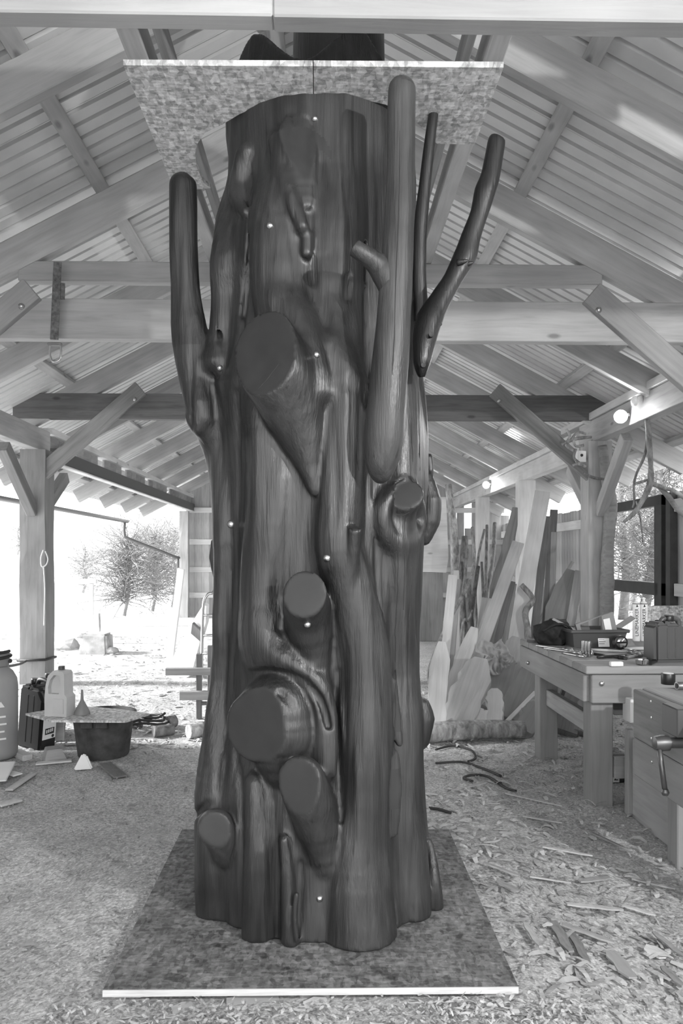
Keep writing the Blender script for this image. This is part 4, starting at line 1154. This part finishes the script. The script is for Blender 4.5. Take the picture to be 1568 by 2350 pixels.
# far sheets
A = P(1012, 1141, 12.2)
o = prism('plywood_offcut', [(P(a, b, 12.2).x - A.x, P(a, b, 12.2).z - A.z) for a, b in ((1012, 1141), (1024, 1141), (1029, 1280), (1024, 1314), (960, 1312), (965, 1225), (983, 1222), (1012, 1194))], .02, M['pine_lt'], None, Matrix.Translation(A) @ Matrix.Rotation(math.pi / 2, 4, 'X'))
tag(o, 'pale plywood offcut with sloping corner standing upon the dull brown panel', 'plywood')
a, b = P(985, 1313, 12.2), P(985, 1473, 12.2)
o = beam('panel', (a.x + .02, 12.2, .0), (a.x + .02, 12.2, a.z), .42, .02, M['oldwood'], up=(0, -1, 0)); tag(o, 'dull brown panel standing below the pale plywood offcut', 'panel')
lean('pole', (1045, 1497), (1029, 1112), .25, 20, 0, 'stick', 'thick barked pole standing up beside the pale plywood offcut', mid=[(1043, 1245, .6)])
lean('pole', (1046, 1505), (1068, 1232), .5, 20, 0, 'bark', 'stout barked log leaning just before the plywood offcut')
lean('pole', (1000, 1600), (1084, 1210), 1.0, 10, 0, 'stick', 'long bent pole kinked halfway, leaning in front of the other poles', mid=[(986, 1540, .1), (1030, 1426, .4), (1085, 1315, .75)])
lean('pole', (1110, 1530), (1118, 1205), .7, 9, 0, 'stick', 'slender straight pole beside the forked one among the poles')
lean('pole', (1085, 1530), (1136, 1200), .8, 12, 0, 'stick', 'pole with peeling bark standing among the poles next to the curved slab', mid=[(1128, 1300, .7)])
lean('pole', (1100, 1540), (1112, 1215), .7, 7, 0, 'stick', 'thin crooked pole among the poles with a bow in it', mid=[(1092, 1330, .6)])
lean('pole', (1075, 1555), (1060, 1290), .6, 9, 0, 'bark', 'dark thin pole leaning at the plywood side of the bundle')
lean('pole', (1060, 1560), (1098, 1300), .6, 12, 0, 'bark', 'dark barked pole in the middle of the bundle')
lean('pole', (1090, 1565), (1075, 1330), .5, 14, 0, 'bark', 'short dark log standing behind the long bent pole')
lean('pole', (1040, 1560), (1075, 1260), .7, 8, 0, 'stick', 'straight thin stick crossing behind the long bent pole')
lean('pole', (1118, 1560), (1106, 1290), .6, 8, 0, 'stick', 'thin grey stick close before the wedge of dark boards')
lean('pole', (1050, 1570), (1085, 1400), .4, 6, 0, 'stick', 'short forked twig pole low in the bundle', mid=[(1062, 1432, .5), (1075, 1425, .8)])
lean('plank', (1030, 1590), (1052, 1330), .7, 14, .03, 'oldwood', 'narrow weathered board low beside the long bent pole')
lean('plank', (1012, 1600), (1040, 1320), .6, 22, .03, 'slab', 'split pale board with frayed edge beside the long bent pole')
lean('plank', (1050, 1580), (1048, 1310), .6, 13, .04, 'pine_lt', 'square ended batten standing upright inside the pole bundle')
lean('slab', (1105, 1560), (1180, 1168), .9, 38, .05, 'oldwood', 'tall curved brown slab among the leaning timber', up=(-.3, -1, .2))
lean('plank', (1165, 1580), (1246, 1128), .9, 37, .03, 'pine_lt', 'tallest wide pale plank leaning next to the square post')
lean('plank', (1215, 1560), (1256, 1185), .8, 18, .03, 'darkwood', 'dark wide board standing behind the tallest pale plank')
lean('plank', (1245, 1545), (1272, 1170), .6, 18, .03, 'darkwood', 'dark narrow board by the boarded wall, ends rough')
lean('plank', (1262, 1545), (1272, 1222), .5, 14, .04, 'oldwood', 'weathered half-height board standing before the boarded wall')
lean('plank', (1062, 1600), (1190, 1245), .9, 29, .035, 'slab', 'long bright plank leaning diagonally across the pile')
lean('plank', (1085, 1570), (1117, 1373), .5, 23, .03, 'slab', 'shorter bright board ending square beside the long diagonal plank')
lean('plank', (1112, 1590), (1176, 1335), .6, 16, .03, 'darkwood', 'dark narrow board tucked under the long diagonal plank')
lean('plank', (1140, 1590), (1180, 1340), .6, 13, .03, 'oldwood', 'second narrow dull board tucked beside the dark one')
lean('pole', (1212, 1590), (1197, 1342), .5, 15, 0, 'stick', 'crooked S-shaped branch leaning at the workbench corner', mid=[(1212, 1455, .5), (1206, 1405, .7), (1223, 1375, .85)])
lean('plank', (1175, 1540), (1315, 1289), .9, 9, .02, 'oldwood', 'long thin lath leaning over the grey slab towards the post')
lean('plank', (1185, 1545), (1300, 1320), .8, 8, .02, 'board', 'second thin lath lying along the first one')
lean('slab', (1235, 1555), (1312, 1312), .6, 58, .05, 'slabgrey', 'broad dull slab leaning against the timber post behind the dark bag')
lean('plank', (1290, 1560), (1330, 1310), .5, 20, .03, 'board', 'narrow board leaning tight against the post beside the broad slab')
lean('plank', (1300, 1570), (1340, 1370), .5, 12, .03, 'pine', 'short pale board at the foot of the post behind the workbench')
# front row of slabs
lean('slab', (1000, 1690), (1013, 1478), .6, 44, .04, 'slab', 'white round-topped slab at the end of the pile next to the trunk', up=(-.1, -1, .25))
lean('plank', (985, 1675), (992, 1535), .4, 12, .03, 'slab', 'narrow bright offcut standing behind the white round-topped slab')
lean('slab', (1020, 1640), (1088, 1446), .6, 40, .05, 'slab', 'pointed bright slab with bark edge leaning behind the oval slab')
lean('slab', (1045, 1680), (1102, 1520), .6, 78, .06, 'slab', 'big oval slab in the front of the pile', up=(-.35, -1, .35))
lean('plank', (1072, 1685), (1094, 1628), .25, 34, .07, 'slab', 'short thick block leaning before the big oval slab')
lean('plank', (1042, 1690), (1028, 1655), .12, 26, .04, 'slab', 'curved pale offcut on the floor beside the short thick block')
lean('slab', (1140, 1640), (1188, 1470), .7, 66, .05, 'slabgrey', 'smooth dull slab leaning to the workbench end')
lean('slab', (1170, 1660), (1212, 1530), .5, 62, .05, 'slabgrey', 'round dull slab in front of the smooth one, beside the bench leg')
lean('slab', (1138, 1680), (1136, 1595), .35, 42, .08, 'slab', 'rough pale stump slice low in the pile')
lean('plank', (1115, 1685), (1112, 1632), .2, 30, .03, 'slab', 'small square offcut beside the rough stump slice')
lean('plank', (1130, 1690), (1228, 1590), .5, 10, .03, 'slab', 'pale batten slanting across the low pile to the bench leg')
lean('plank', (1265, 1660), (1290, 1560), .3, 18, .03, 'oldwood', 'brown board slanting under the workbench')
lean('slab', (1290, 1690), (1310, 1600), .35, 60, .06, 'darkwood', 'dark stump slice stored under the workbench')
lean('slab', (1330, 1690), (1345, 1590), .35, 40, .06, 'oldwood', 'rough brown slab stored under the workbench beside the dark slice')
lean('slab', (1195, 1690), (1225, 1625), .3, 46, .07, 'slabgrey', 'knobbly root piece low behind the bench leg')
a, b = gz(975, 1706, .08), gz(1203, 1696, .075)
lg = tag(tube('lying_log', [a, a.lerp(b, .5) + Vector((0, .03, .005)), b], [.078, .074, .066], M['stick'], None, 16, 5, .08), 'long peeled log lying on the chips before the leaning pile', 'log')
# crumpled tarpaulin
bm = bmesh.new(); bmesh.ops.create_grid(bm, x_segments=34, y_segments=34, size=.14)
for v in bm.verts:
    x_, y_ = v.co.x, v.co.y
    v.co.z = .09 * mnoise.noise((x_ * 16, y_ * 9, 1)) + .05 * mnoise.noise((x_ * 34, y_ * 26, 4)) - 2.2 * x_ * x_
    k = 1 + .5 * mnoise.noise((math.atan2(y_, x_) * 1.3, 2, 5)); v.co.x *= k; v.co.y *= k
o = mkobj('tarpaulin', bm_mesh('tarpaulin', bm), M['tarp'], None, Matrix.Translation(P(1140, 1505, 6.75)) @ Matrix.Rotation(1.1, 4, 'X') @ Matrix.Rotation(.4, 4, 'Z'), True)
tag(o, 'crumpled pale sheet draped over the leaning timber', 'tarpaulin')
# cables on the chips
for i, (pts, lab) in enumerate((([(1000, 1752), (1060, 1750), (1110, 1765), (1150, 1785)], 'dark cable snaking over the chips before the log'),
                               ([(1085, 1800), (1065, 1790), (1085, 1783), (1120, 1788), (1160, 1812), (1185, 1822)], 'dark cable making a small loop on the chips'),
                               ([(1000, 1722), (1040, 1714), (1080, 1722), (1092, 1740), (1075, 1748)], 'dark cable curving close before the lying log'),
                               ([(985, 1862), (1010, 1866), (1035, 1875)], 'stiff dark cable end near the platform corner'))):
    tag(tube('cable', [gz(a, b, .012) for a, b in pts], .008, M['rubber'], None, 8, 6), lab, 'cable')

# ------------------------------------------------------------------ workbench
WZ = .785
fl_ = G(1372, 1850); bl_ = G(1244, 1741)
X0 = fl_.x - .075
wbn = empty('workbench', (2.1, 4.7, 0), 'heavy timber workbench covered with tools in front of the window', 'workbench')
Yf, Yb, Xr = fl_.y - .06, 5.42, 2.78
for i in range(6):
    ya = Yf + (Yb - Yf) * i / 6; yb = Yf + (Yb - Yf) * (i + 1) / 6
    beam('top_plank', (X0 - .01, (ya + yb) / 2, WZ - .022), (Xr, (ya + yb) / 2, WZ - .022), yb - ya - .004, .044, M['benchwood'], wbn)
beam('apron', (X0 + .02, Yf + .02, WZ - .125), (Xr, Yf + .02, WZ - .125), .045, .155, M['benchwood'], wbn)
beam('apron', (X0 + .012, Yf + .045, WZ - .125), (X0 + .012, Yb, WZ - .125), .045, .155, M['benchwood'], wbn)
for (x_, y_) in ((X0 + .095, Yf + .11), (X0 + .095, bl_.y + .06), (Xr - .1, Yf + .11), (Xr - .1, bl_.y + .06)):
    beam('leg', (x_, y_, fz(x_, y_) - .01), (x_, y_, WZ - .046), .125, .125, M['benchwood'], wbn, up=(0, -1, 0))
beam('stretcher', (X0 + .1, Yf + .17, .42), (X0 + .1, bl_.y, .42), .05, .11, M['oldwood'], wbn)
beam('stretcher', (X0 + .16, Yf + .06, .22), (X0 + .55, Yf + .06, .22), .05, .125, M['oldwood'], wbn)
beam('shelf', (X0 + .2, Yf + .3, .50), (Xr - .1, Yf + .3, .50), .3, .03, M['oldwood'], wbn)
for p_ in (P(1382, 1569, Yf - .008), P(1212, 1521, Yb - .25)):
    lathe('bolt', [(.014, -.006), (.014, .003), (.008, .008), (.001, .009)], M['zinc'], wbn, Matrix.Translation(p_) @ Matrix.Rotation(math.pi / 2, 4, 'X'), 12)
def T(px, py): return G(px, py, WZ + .001)
# dark bag
q = T(1277, 1481)
bm = bmesh.new(); bmesh.ops.create_icosphere(bm, subdivisions=4, radius=1)
for v in bm.verts:
    k = 1 + .28 * mnoise.noise(v.co * 1.8) + .12 * mnoise.noise(v.co * 5)
    v.co = Vector((v.co.x * .13 * k, v.co.y * .10 * k, max(v.co.z * .095 * k + .08, 0)))
t = empty('tool_bag', q, 'slumped black cloth bag on the corner of the workbench', 'bag')
mkobj('body', bm_mesh('body', bm), M['cloth'], t, Matrix.Translation(q + Vector((0, .05, 0))), True)
tube('strap', [q + Vector((-.10, -.04, .10)), q + Vector((-.02, -.08, .15)), q + Vector((.07, -.06, .13)), q + Vector((.12, -.04, .03))], .008, M['cloth'], t, 8, 5)
# crate
q = T(1374, 1488) + Vector((0, .13, 0))
cr = empty('plastic_crate', q, 'dark grey plastic crate with white label on the workbench', 'crate')
def frustum_open(name, w0, d0, w1, d1, h_, th, mat, parent, m):
    o = [(-w0 / 2, -d0 / 2, 0), (w0 / 2, -d0 / 2, 0), (w0 / 2, d0 / 2, 0), (-w0 / 2, d0 / 2, 0), (-w1 / 2, -d1 / 2, h_), (w1 / 2, -d1 / 2, h_), (w1 / 2, d1 / 2, h_), (-w1 / 2, d1 / 2, h_)]
    i_ = [(x * (1 - 2 * th / w1), y * (1 - 2 * th / d1), max(z, th)) for x, y, z in o]
    f = [(0, 3, 2, 1), (0, 1, 5, 4), (1, 2, 6, 5), (2, 3, 7, 6), (3, 0, 4, 7), (8, 9, 10, 11), (8, 12, 13, 9), (9, 13, 14, 10), (10, 14, 15, 11), (11, 15, 12, 8), (4, 5, 13, 12), (5, 6, 14, 13), (6, 7, 15, 14), (7, 4, 12, 15)]
    return mkobj(name, from_data(name, o + i_, f), mat, parent, m)
m = Matrix.Translation(q) @ Matrix.Rotation(.06, 4, 'Z')
frustum_open('body', .33, .23, .37, .27, .115, .006, M['dkgrey'], cr, m)
for (A, B) in (((-.2, -.14, .112), (.2, -.14, .112)), ((-.2, .14, .112), (.2, .14, .112)), ((-.19, -.14, .112), (-.19, .14, .112)), ((.19, -.14, .112), (.19, .14, .112))):
    beam('rim', m @ Vector(A), m @ Vector(B), .014, .022, M['dkgrey'], cr)
mm = m @ Matrix.Translation((.02, -.128, .05)) @ Matrix.Rotation(math.pi / 2 - .17, 4, 'X')
lb_ = mkobj('label', box_mesh('label', .075, .07, .001, 0, (-.03, -.04, 0)), M['paper'], cr, mm)
for i in range(4):
    mkobj('print_line', box_mesh('print_line', .045 - .008 * (i % 2), .004, .0006, 0, (-.025, .02 - i * .014, .0011)), M['grey'], lb_, mm)
# saw guard frame resting in the crate
t = empty('frame_guard', q + Vector((0, 0, .1)), 'open grey plastic frame with white sticker propped up in the crate', 'tool guard')
fr = [P(1318, 1432, q.y), P(1404, 1404, q.y), P(1414, 1452, q.y), P(1326, 1458, q.y)]
A = fr[0]
outer = [(p.x - A.x, p.z - A.z) for p in fr]; c_ = (sum(p[0] for p in outer) / 4, sum(p[1] for p in outer) / 4)
inner = [(c_[0] + (x - c_[0]) * (.80 if i in (0, 3) else .30), c_[1] + (z - c_[1]) * .72) for i, (x, z) in enumerate(outer)]
ring_prism('frame', outer, inner, .03, M['grey'], t, Matrix.Translation(A) @ Matrix.Rotation(math.pi / 2, 4, 'X'))
p0, p1 = P(1392, 1420, q.y - .035), P(1398, 1450, q.y - .035)
beam('sticker', p0, p1, .045, .003, M['paper'], t, up=(0, -1, 0), bev=0)
tag(beam('steel_square', P(1400, 1452, q.y + .02), P(1455, 1416, q.y + .06), .05, .004, M['glassy'], up=(.4, -.3, 1)), 'bright steel blade sticking up out of the crate', 'blade')
tag(beam('wooden_rule', P(1268, 1420, q.y + .05), P(1332, 1452, q.y - .02), .025, .012, M['oldwood'], up=(0, -.4, 1)), 'worn rule lying across bag and crate', 'ruler')
# tape measure
q = T(1428, 1492)
t = empty('tape_measure', q, 'round black tape measure with chrome face in front of the crate', 'tape measure')
m = Matrix.Translation(q + Vector((0, .03, .047))) @ Matrix.Rotation(math.pi / 2, 4, 'X')
lathe('case', [(.03, -.02), (.044, -.016), (.047, 0), (.044, .016), (.036, .02)], M['black'], t, m, 24)
lathe('face', [(.034, .019), (.026, .026), (.001, .029)], M['glassy'], t, m, 24)
mkobj('band', box_mesh('band', .07, .012, .004, .001, (-.035, -.004, .027)), M['black'], t, m)
# two line marker canisters
for i, px in enumerate((1461, 1478)):
    q = P(px, 1400, 5.25); q.z = WZ + .001
    t = empty('spray_canister', q, ('white line marking spray canister, the one standing tight by the crate' if i == 0 else 'white line marking spray canister, the one standing nearer the dark jerrycan'), 'spray can')
    lathe('can', [(.024, 0), (.026, .004), (.026, .265), (.022, .275), (.010, .282)], M['white'], t, Matrix.Translation(q), 20)
    lathe('ring', [(.0265, .262), (.0275, .266), (.0265, .27)], M['grey'], t, Matrix.Translation(q), 20)
    lathe('nozzle', [(.009, .282), (.009, .297), (.013, .30), (.013, .306), (.005, .31)], M['white'], t, Matrix.Translation(q), 12)
    m = Matrix.Translation(q + Vector((-.006, -.0275, .135))) @ Matrix.Rotation(math.pi / 2, 4, 'X') @ Matrix.Rotation(math.pi / 2, 4, 'Z')
    text('lettering', 'LINEMARKER', .034, M['ink'], t, m)
    prism('arrow', [(0, -.008), (.022, 0), (0, .008)], .001, M['ink'], t, m @ Matrix.Translation((.108, 0, 0)))
# jerrycan on the bench
q = T(1537, 1521) + Vector((0.01, .08, 0))
jerrycan(q, .20, .14, .245, .12, 0, 'dkgrey', 'dark grey jerrycan standing on the workbench', cap_x=.12)
# papers
q = T(1467, 1494)
for i, (dx, dy, rz_, dz) in enumerate(((0, 0, .3, .03), (.02, .03, .1, .022), (-.03, -.02, -.2, .015))):
    tag(box('paper_sheet', q + Vector((dx, dy, dz - .014)), (.15, .11, .002), M['paper'], None, rz_, 0), ['top sheet of the white papers beside the tape measure', 'middle sheet of the white papers beside the tape measure', 'lowest sheet of the white papers beside the tape measure'][i], 'paper')
# clamps and hand tools
for i, (px, py) in enumerate(((1339, 1506), (1346, 1507), (1353, 1508))):
    q = T(px, py); tag(lathe('pipe_socket', [(.009, 0), (.0095, .002), (.0095, .092), (.006, .094)], M['glassy'], None, Matrix.Translation(q), 12), ['bright upright socket at the bag end of the three', 'bright upright socket in the middle of the three', 'bright upright socket at the jerrycan end of the three'][i], 'socket')
def tool(name, p0, p1, r_, mat, lab, cat, head=None):
    a, b = T(*p0), T(*p1); a.z += r_; b.z += r_
    t = empty(name, a, lab, cat)
    tube('shank', [a, a.lerp(b, .5), b], [r_, r_ * .9, r_ * .8], M[mat], t, 8, 2)
    q_ = b if head else a
    tube('head', [b, b + (b - a).normalized() * .03 + Vector((.012, 0, 0)), b + (b - a).normalized() * .05], [r_ * 1.7, r_ * 2.0, r_ * 1.2], M[head or mat], t, 8, 2)
    return t
tool('spanner', (1232, 1484), (1300, 1494), .008, 'zinc', 'long bright spanner along the edge near the bag', 'spanner')
tool('spanner', (1250, 1490), (1318, 1500), .007, 'zinc', 'second bright spanner lying below the bag', 'spanner')
tool('chisel', (1300, 1489), (1345, 1504), .013, 'steel', 'thick steel chisel pointing at the three sockets', 'chisel', 'zinc')
tool('screwdriver', (1358, 1494), (1440, 1499), .009, 'offwhite', 'pale handled screwdriver lying before the crate', 'screwdriver', 'steel')
tool('pliers', (1372, 1512), (1452, 1508), .011, 'black', 'black handled pliers before the tape measure', 'pliers', 'steel')
tool('file', (1362, 1503), (1420, 1512), .008, 'black', 'dark round file lying against the pliers', 'file', 'black')
tool('knife', (1440, 1512), (1478, 1506), .010, 'grey', 'grey folding knife beside the papers', 'knife', 'steel')
tool('drill_bit', (1290, 1500), (1330, 1508), .006, 'glassy', 'thin bright drill bit near the edge below the chisel', 'drill bit')
tool('folding_rule', (1210, 1474), (1250, 1476), .010, 'darkwood', 'dark folded rule poking out over the bench end', 'ruler')
tool('marking_knife', (1318, 1497), (1338, 1500), .009, 'zinc', 'stubby bright marking knife next to the sockets', 'knife')
tag(box('white_block', T(1418, 1530) + Vector((0, .02, 0)), (.07, .03, .025), M['white'], None, .02), 'little white block at the front edge of the workbench', 'block')
q = T(1474, 1526); t = empty('clear_cup', q, 'small shiny cup on the workbench before the jerrycan', 'cup')
lathe('bowl', [(.015, 0), (.03, .006), (.036, .03), (.033, .03), (.026, .008), (.001, .006)], M['glassy'], t, Matrix.Translation(q), 18)
tag(slab('leaf_scrap', T(1492, 1527) + Vector((0, 0, .004)), T(1510, 1516) + Vector((0, 0, .014)), [(0, .008, .008), (.5, .02, .018), (1, .003, .003)], .003, 'black', None, up=(0, 0, 1)), 'dark curled scrap beside the small shiny cup', 'scrap')
# panel leaning behind
A = P(1545, 1436, 6.3)
o = beam('strand_board', (A.x + .04, 6.25, .0), (A.x + .04, 6.4, P(1545, 1390, 6.4).z), .42, .015, M['osb'], up=(-.1, -1, .1)); tag(o, 'strand board panel leaning below the window behind the workbench', 'board')
# box on the floor below
q = zf(G(1416, 1797)); t = empty('small_box', q, 'little dark box with a white numbered face under the workbench', 'box')
box('carton', q + Vector((0, .05, 0)), (.10, .09, .075), M['ink'], t)
m = Matrix.Translation(q + Vector((-.008, .0035, .036))) @ Matrix.Rotation(math.pi / 2, 4, 'X')
mkobj('sticker', box_mesh('sticker', .05, .062, .001, 0, (-.025, -.031, 0)), M['paper'], t, m)
text('numeral', '2', .06, M['ink'], t, m @ Matrix.Translation((.004, 0, .0018)))

# ------------------------------------------------------------------ carpenter's bench with vice
CZ = .745
q = G(1474, 1578, CZ); XB = q.x; YB = q.y
vb = empty('vice_bench', (XB + .4, YB - .5, 0), "carpenter's bench with wooden apron and a steel screw vice", 'workbench')
YN = 2.55
beam('top_plank', (XB + .18, YB, CZ - .025), (XB + .18, YN, CZ - .025), .36, .05, M['oldwood'], vb)
beam('top_plank', (XB + .56, YB, CZ - .025), (XB + .56, YN, CZ - .025), .38, .05, M['benchwood'], vb)
beam('apron_board', (XB - .02, YB + .01, CZ - .125), (XB - .02, YN, CZ - .125), .04, .235, M['oldwood'], vb)
beam('apron_board', (XB - .02, YB + .01, CZ - .335), (XB - .02, YN, CZ - .335), .04, .18, M['benchwood'], vb)
lg_ = G(1546, 1985)
for (x_, y_) in ((XB + .06, lg_.y), (XB + .06, YN + .1), (XB + .7, lg_.y), (XB + .7, YN + .1)):
    beam('leg', (x_, y_, fz(x_, y_) - .01), (x_, y_, CZ - .05), .10, .10, M['benchwood'], vb, up=(0, -1, 0))
for (px, py) in ((1495, 1610), (1496, 1647), (1496, 1695), (1497, 1749)):
    p_ = PX(px, py, XB - .04)
    lathe('screw', [(.007, -.003), (.007, .002), (.001, .004)], M['zinc'], vb, Matrix.Translation(p_) @ Matrix.Rotation(-math.pi / 2, 4, 'Y'), 10)
vz = PX(1535, 1705, XB - .12)
vc = empty('vice', vz, None, None)
bpy.data.objects.remove(vc)
lathe('vice_screw', [(.022, -.12), (.022, 0), (.032, .002), (.034, .03), (.028, .06), (.01, .065)], M['iron'], vb, Matrix.Translation(vz) @ Matrix.Rotation(-math.pi / 2, 4, 'Y'), 18)
beam('vice_jaw', PX(1552, 1620, XB - .07), PX(1552, 1685, XB - .07), .14, .06, M['iron'], vb, up=(-1, 0, 0))
tp_, bt_ = vz + Vector((-.045, 0, .02)), PX(1527, 1818, XB - .16)
tube('vice_handle', [tp_, bt_], .011, M['iron'], vb, 10, 1)
lathe('handle_knob', [(.001, -.016), (.012, -.012), (.017, 0), (.012, .012), (.001, .016)], M['iron'], vb, Matrix.Translation(bt_), 12)
q = zf(G(1447, 1875))
pn = empty('low_cabinet', (q.x + .2, q.y - .2, 0), 'low plain board cabinet standing under the vice bench', 'cabinet')
beam('side_panel', (q.x + .02, q.y, fz(q.x, q.y) + .21), (XB + .1, lg_.y + .06, fz(q.x, q.y) + .21), .02, .42, M['slabgrey'], pn)
beam('back_panel', (q.x + .02, q.y + .01, .21), (q.x + .55, q.y + .05, .21), .02, .42, M['slabgrey'], pn)
beam('corner_post', (q.x + .01, q.y + .03, 0), (q.x + .01, q.y + .03, .46), .04, .05, M['oldwood'], pn, up=(0, -1, 0))
tag(box('white_tray', P(1462, 1655, 4.02), (.12, .09, .13), M['white'], None, .1), 'white plastic tray hung between the two benches', 'tray')
tag(box('drawer_box', zf(G(1420, 1740)) + Vector((.1, .4, .35)), (.2, .2, .16), M['darkwood'], wbn, .2), None, None)
q = G(1534, 1570, CZ + .001)
t = empty('tape_roll', q, "black roll of tape with pale top standing on the carpenter's bench", 'tape')
lathe('roll', [(.033, 0), (.034, .002), (.034, .052), (.033, .054)], M['black'], t, Matrix.Translation(q), 24)
lathe('core', [(.026, .0545), (.026, .056), (.001, .056)], M['white'], t, Matrix.Translation(q), 24)
q = G(1553, 1574, CZ + .02)
t = tube('pipe_end', [q, q + Vector((.14, .02, 0))], .019, M['steel'], None, 14, 1); tag(t, 'short steel pipe end lying beside the roll of tape', 'pipe')
lathe('bore', [(.013, 0), (.013, .001)], M['ink'], t, Matrix.Translation(q + Vector((-.0005, 0, 0))) @ Matrix.Rotation(-math.pi / 2, 4, 'Y'), 14)
# long saw hanging under the bench, among the offcuts
A, B = P(1287, 1575, 5.7), G(1283, 1725)
tag(beam('saw_blade', (B.x, 5.55, .02), (A.x, 5.6, A.z), .03, .004, M['rust'], up=(0, -1, .1)), 'narrow rusty saw blade standing under the workbench', 'saw')

# ------------------------------------------------------------------ chips on the floor
def chips(name, n_, xr, yr, lr, wr_, mat, lab, seed, dens=None, heap=.0):
    rr_ = random.Random(seed); V_, F_ = [], []
    for i in range(n_):
        for _ in range(20):
            x_ = rr_.uniform(*xr); y_ = yr[0] + (yr[1] - yr[0]) * rr_.random() ** 1.7
            if (-.66 < x_ < .50 and 2.06 < y_ < 3.32) or (x_ < -3.05 and y_ < 5.4): continue
            if dens and rr_.random() > dens(x_, y_): continue
            break
        L_ = rr_.uniform(*lr); W_ = rr_.uniform(*wr_); a = rr_.random() * 6.28; tl = rr_.uniform(-.3, .3); bend = rr_.uniform(-.25, .45) * L_
        z_ = fz(x_, y_) + .004 + heap * rr_.random()
        ca, sa = math.cos(a), math.sin(a); o_ = len(V_)
        for k in range(4):
            u = (k / 3 - .5) * L_; h_ = bend * (1 - (2 * k / 3 - 1) ** 2) * .5 + u * tl * .4 + .003
            wk = W_ * (.6 if k in (0, 3) else 1) * rr_.uniform(.7, 1.1)
            for s_ in (-.5, .5):
                V_.append((x_ + ca * u - sa * s_ * wk, y_ + sa * u + ca * s_ * wk, z_ + max(h_, .0) + .25 * wk * (s_ if i % 2 else -s_)))
        for k in range(3): F_.append((o_ + 2 * k, o_ + 2 * k + 1, o_ + 2 * k + 3, o_ + 2 * k + 2))
    o = mkobj(name, from_data(name, V_, F_), M[mat])
    tag(o, lab, None, None, 'stuff'); o['category'] = 'wood chips'
    return o
inr = lambda x, y: 1.0 if abs(x) < .62 * y + .35 else 0
chips('wood_shavings', 26000, (-3.4, 3.6), (1.5, 9.0), (.008, .032), (.003, .011), 'chip', 'fine pale wood shavings strewn all over the barn floor', 1, inr)
chips('wood_chips', 2200, (.3, 3.4), (1.5, 7.5), (.03, .09), (.008, .025), 'chip', 'coarse wood chips and splinters on the workbench side of the floor', 2, inr, .01)
chips('bark_scraps', 1300, (-3.4, 3.4), (1.5, 9.0), (.02, .08), (.006, .02), 'barkchip', 'dark scraps of bark mixed into the floor litter', 3, lambda x, y: inr(x, y) * (1 if x > 0 else .35), .008)
chips('sunlit_litter', 2600, (-5.5, 1.0), (5.4, 13.0), (.03, .11), (.01, .04), 'stone', 'pale leaf litter on the sunlit ground by the open side', 4)
# heap in front of the platform
chips('heaped_chips', 2600, (-.75, .75), (1.80, 2.06), (.008, .034), (.003, .010), 'chip', 'chips heaped against the front edge of the platform', 5, None, .03)

# bark strips one can pick out on the chips beside the bench
strips = [((1215, 2075), (1310, 2062), .03, 'chip'), ((1430, 2098), (1505, 2115), .03, 'chip'), ((1300, 2130), (1430, 2112), .035, 'chip'), ((1360, 1922), (1430, 1955), .03, 'barkchip'), ((1245, 1972), (1360, 1978), .03, 'chip'),
          ((1270, 2195), (1310, 2270), .06, 'barkchip'), ((1500, 2160), (1570, 2220), .04, 'chip'), ((1290, 2195), (1410, 2215), .05, 'barkchip'), ((1480, 2210), (1530, 2225), .09, 'chip'), ((1400, 2240), (1450, 2300), .09, 'oldwood'),
          ((1200, 1880), (1290, 1900), .03, 'chip'), ((1035, 1822), (1115, 1806), .03, 'chip'), ((1160, 1830), (1290, 1860), .025, 'chip'), ((1110, 2060), (1190, 2080), .04, 'barkchip'), ((1140, 2110), (1190, 2130), .05, 'barkchip'),
          ((1205, 2215), (1240, 2275), .04, 'chip'), ((1310, 2210), (1350, 2290), .05, 'barkchip'), ((1330, 2050), (1400, 2030), .05, 'chip'), ((1450, 2030), (1550, 2050), .02, 'barkchip'), ((1520, 2255), (1568, 2300), .05, 'barkchip')]
for i, ((xa, ya), (xb, yb), w_, mt) in enumerate(strips):
    a, b = gz(xa, ya, .018), gz(xb, yb, .018)
    pale = mt == 'chip'
    o = slab('bark_strip', a, b, [(0, w_ * .16, w_ * .2), (.2, w_ * .3, w_ * .24), (.45, w_ * .24, w_ * .32), (.75, w_ * .3, w_ * .22), (1, w_ * .1, w_ * .2)], .006, mt, None, up=(.1 * math.sin(i), .2 * math.cos(i * 2), 1), bev=0)
    tag(o, 'long pale shaving lying loose on the floor beside the benches' if pale else 'dark flat strip of bark lying on the floor beside the benches', 'wood strip', 'pale shavings beside the benches' if pale else 'bark strips beside the benches')
for i, (xa, xb, y_, lab) in enumerate(((395, 450, 2330, 'small rounded bark flake under the front edge of the platform'), (700, 752, 2318, 'flat grey chip leaning on the middle bearer of the platform'), (520, 640, 2310, 'long curved shaving under the front edge of the platform'),
                                       (1010, 1050, 2335, 'square pale chip near the front corner of the platform'), (1110, 1140, 2290, 'narrow chip leaning on the front corner of the platform'))):
    a, b = G(xa, y_, .12), G(xb, y_ - 14, .12)
    o = slab('wood_chip', a, b, [(0, .02, .02), (.5, .03, .026), (1, .015, .015)], .008, 'oldwood' if i % 2 == 0 else 'chip', None, up=(0, -.5, 1), bev=0); tag(o, lab, 'wood chip')
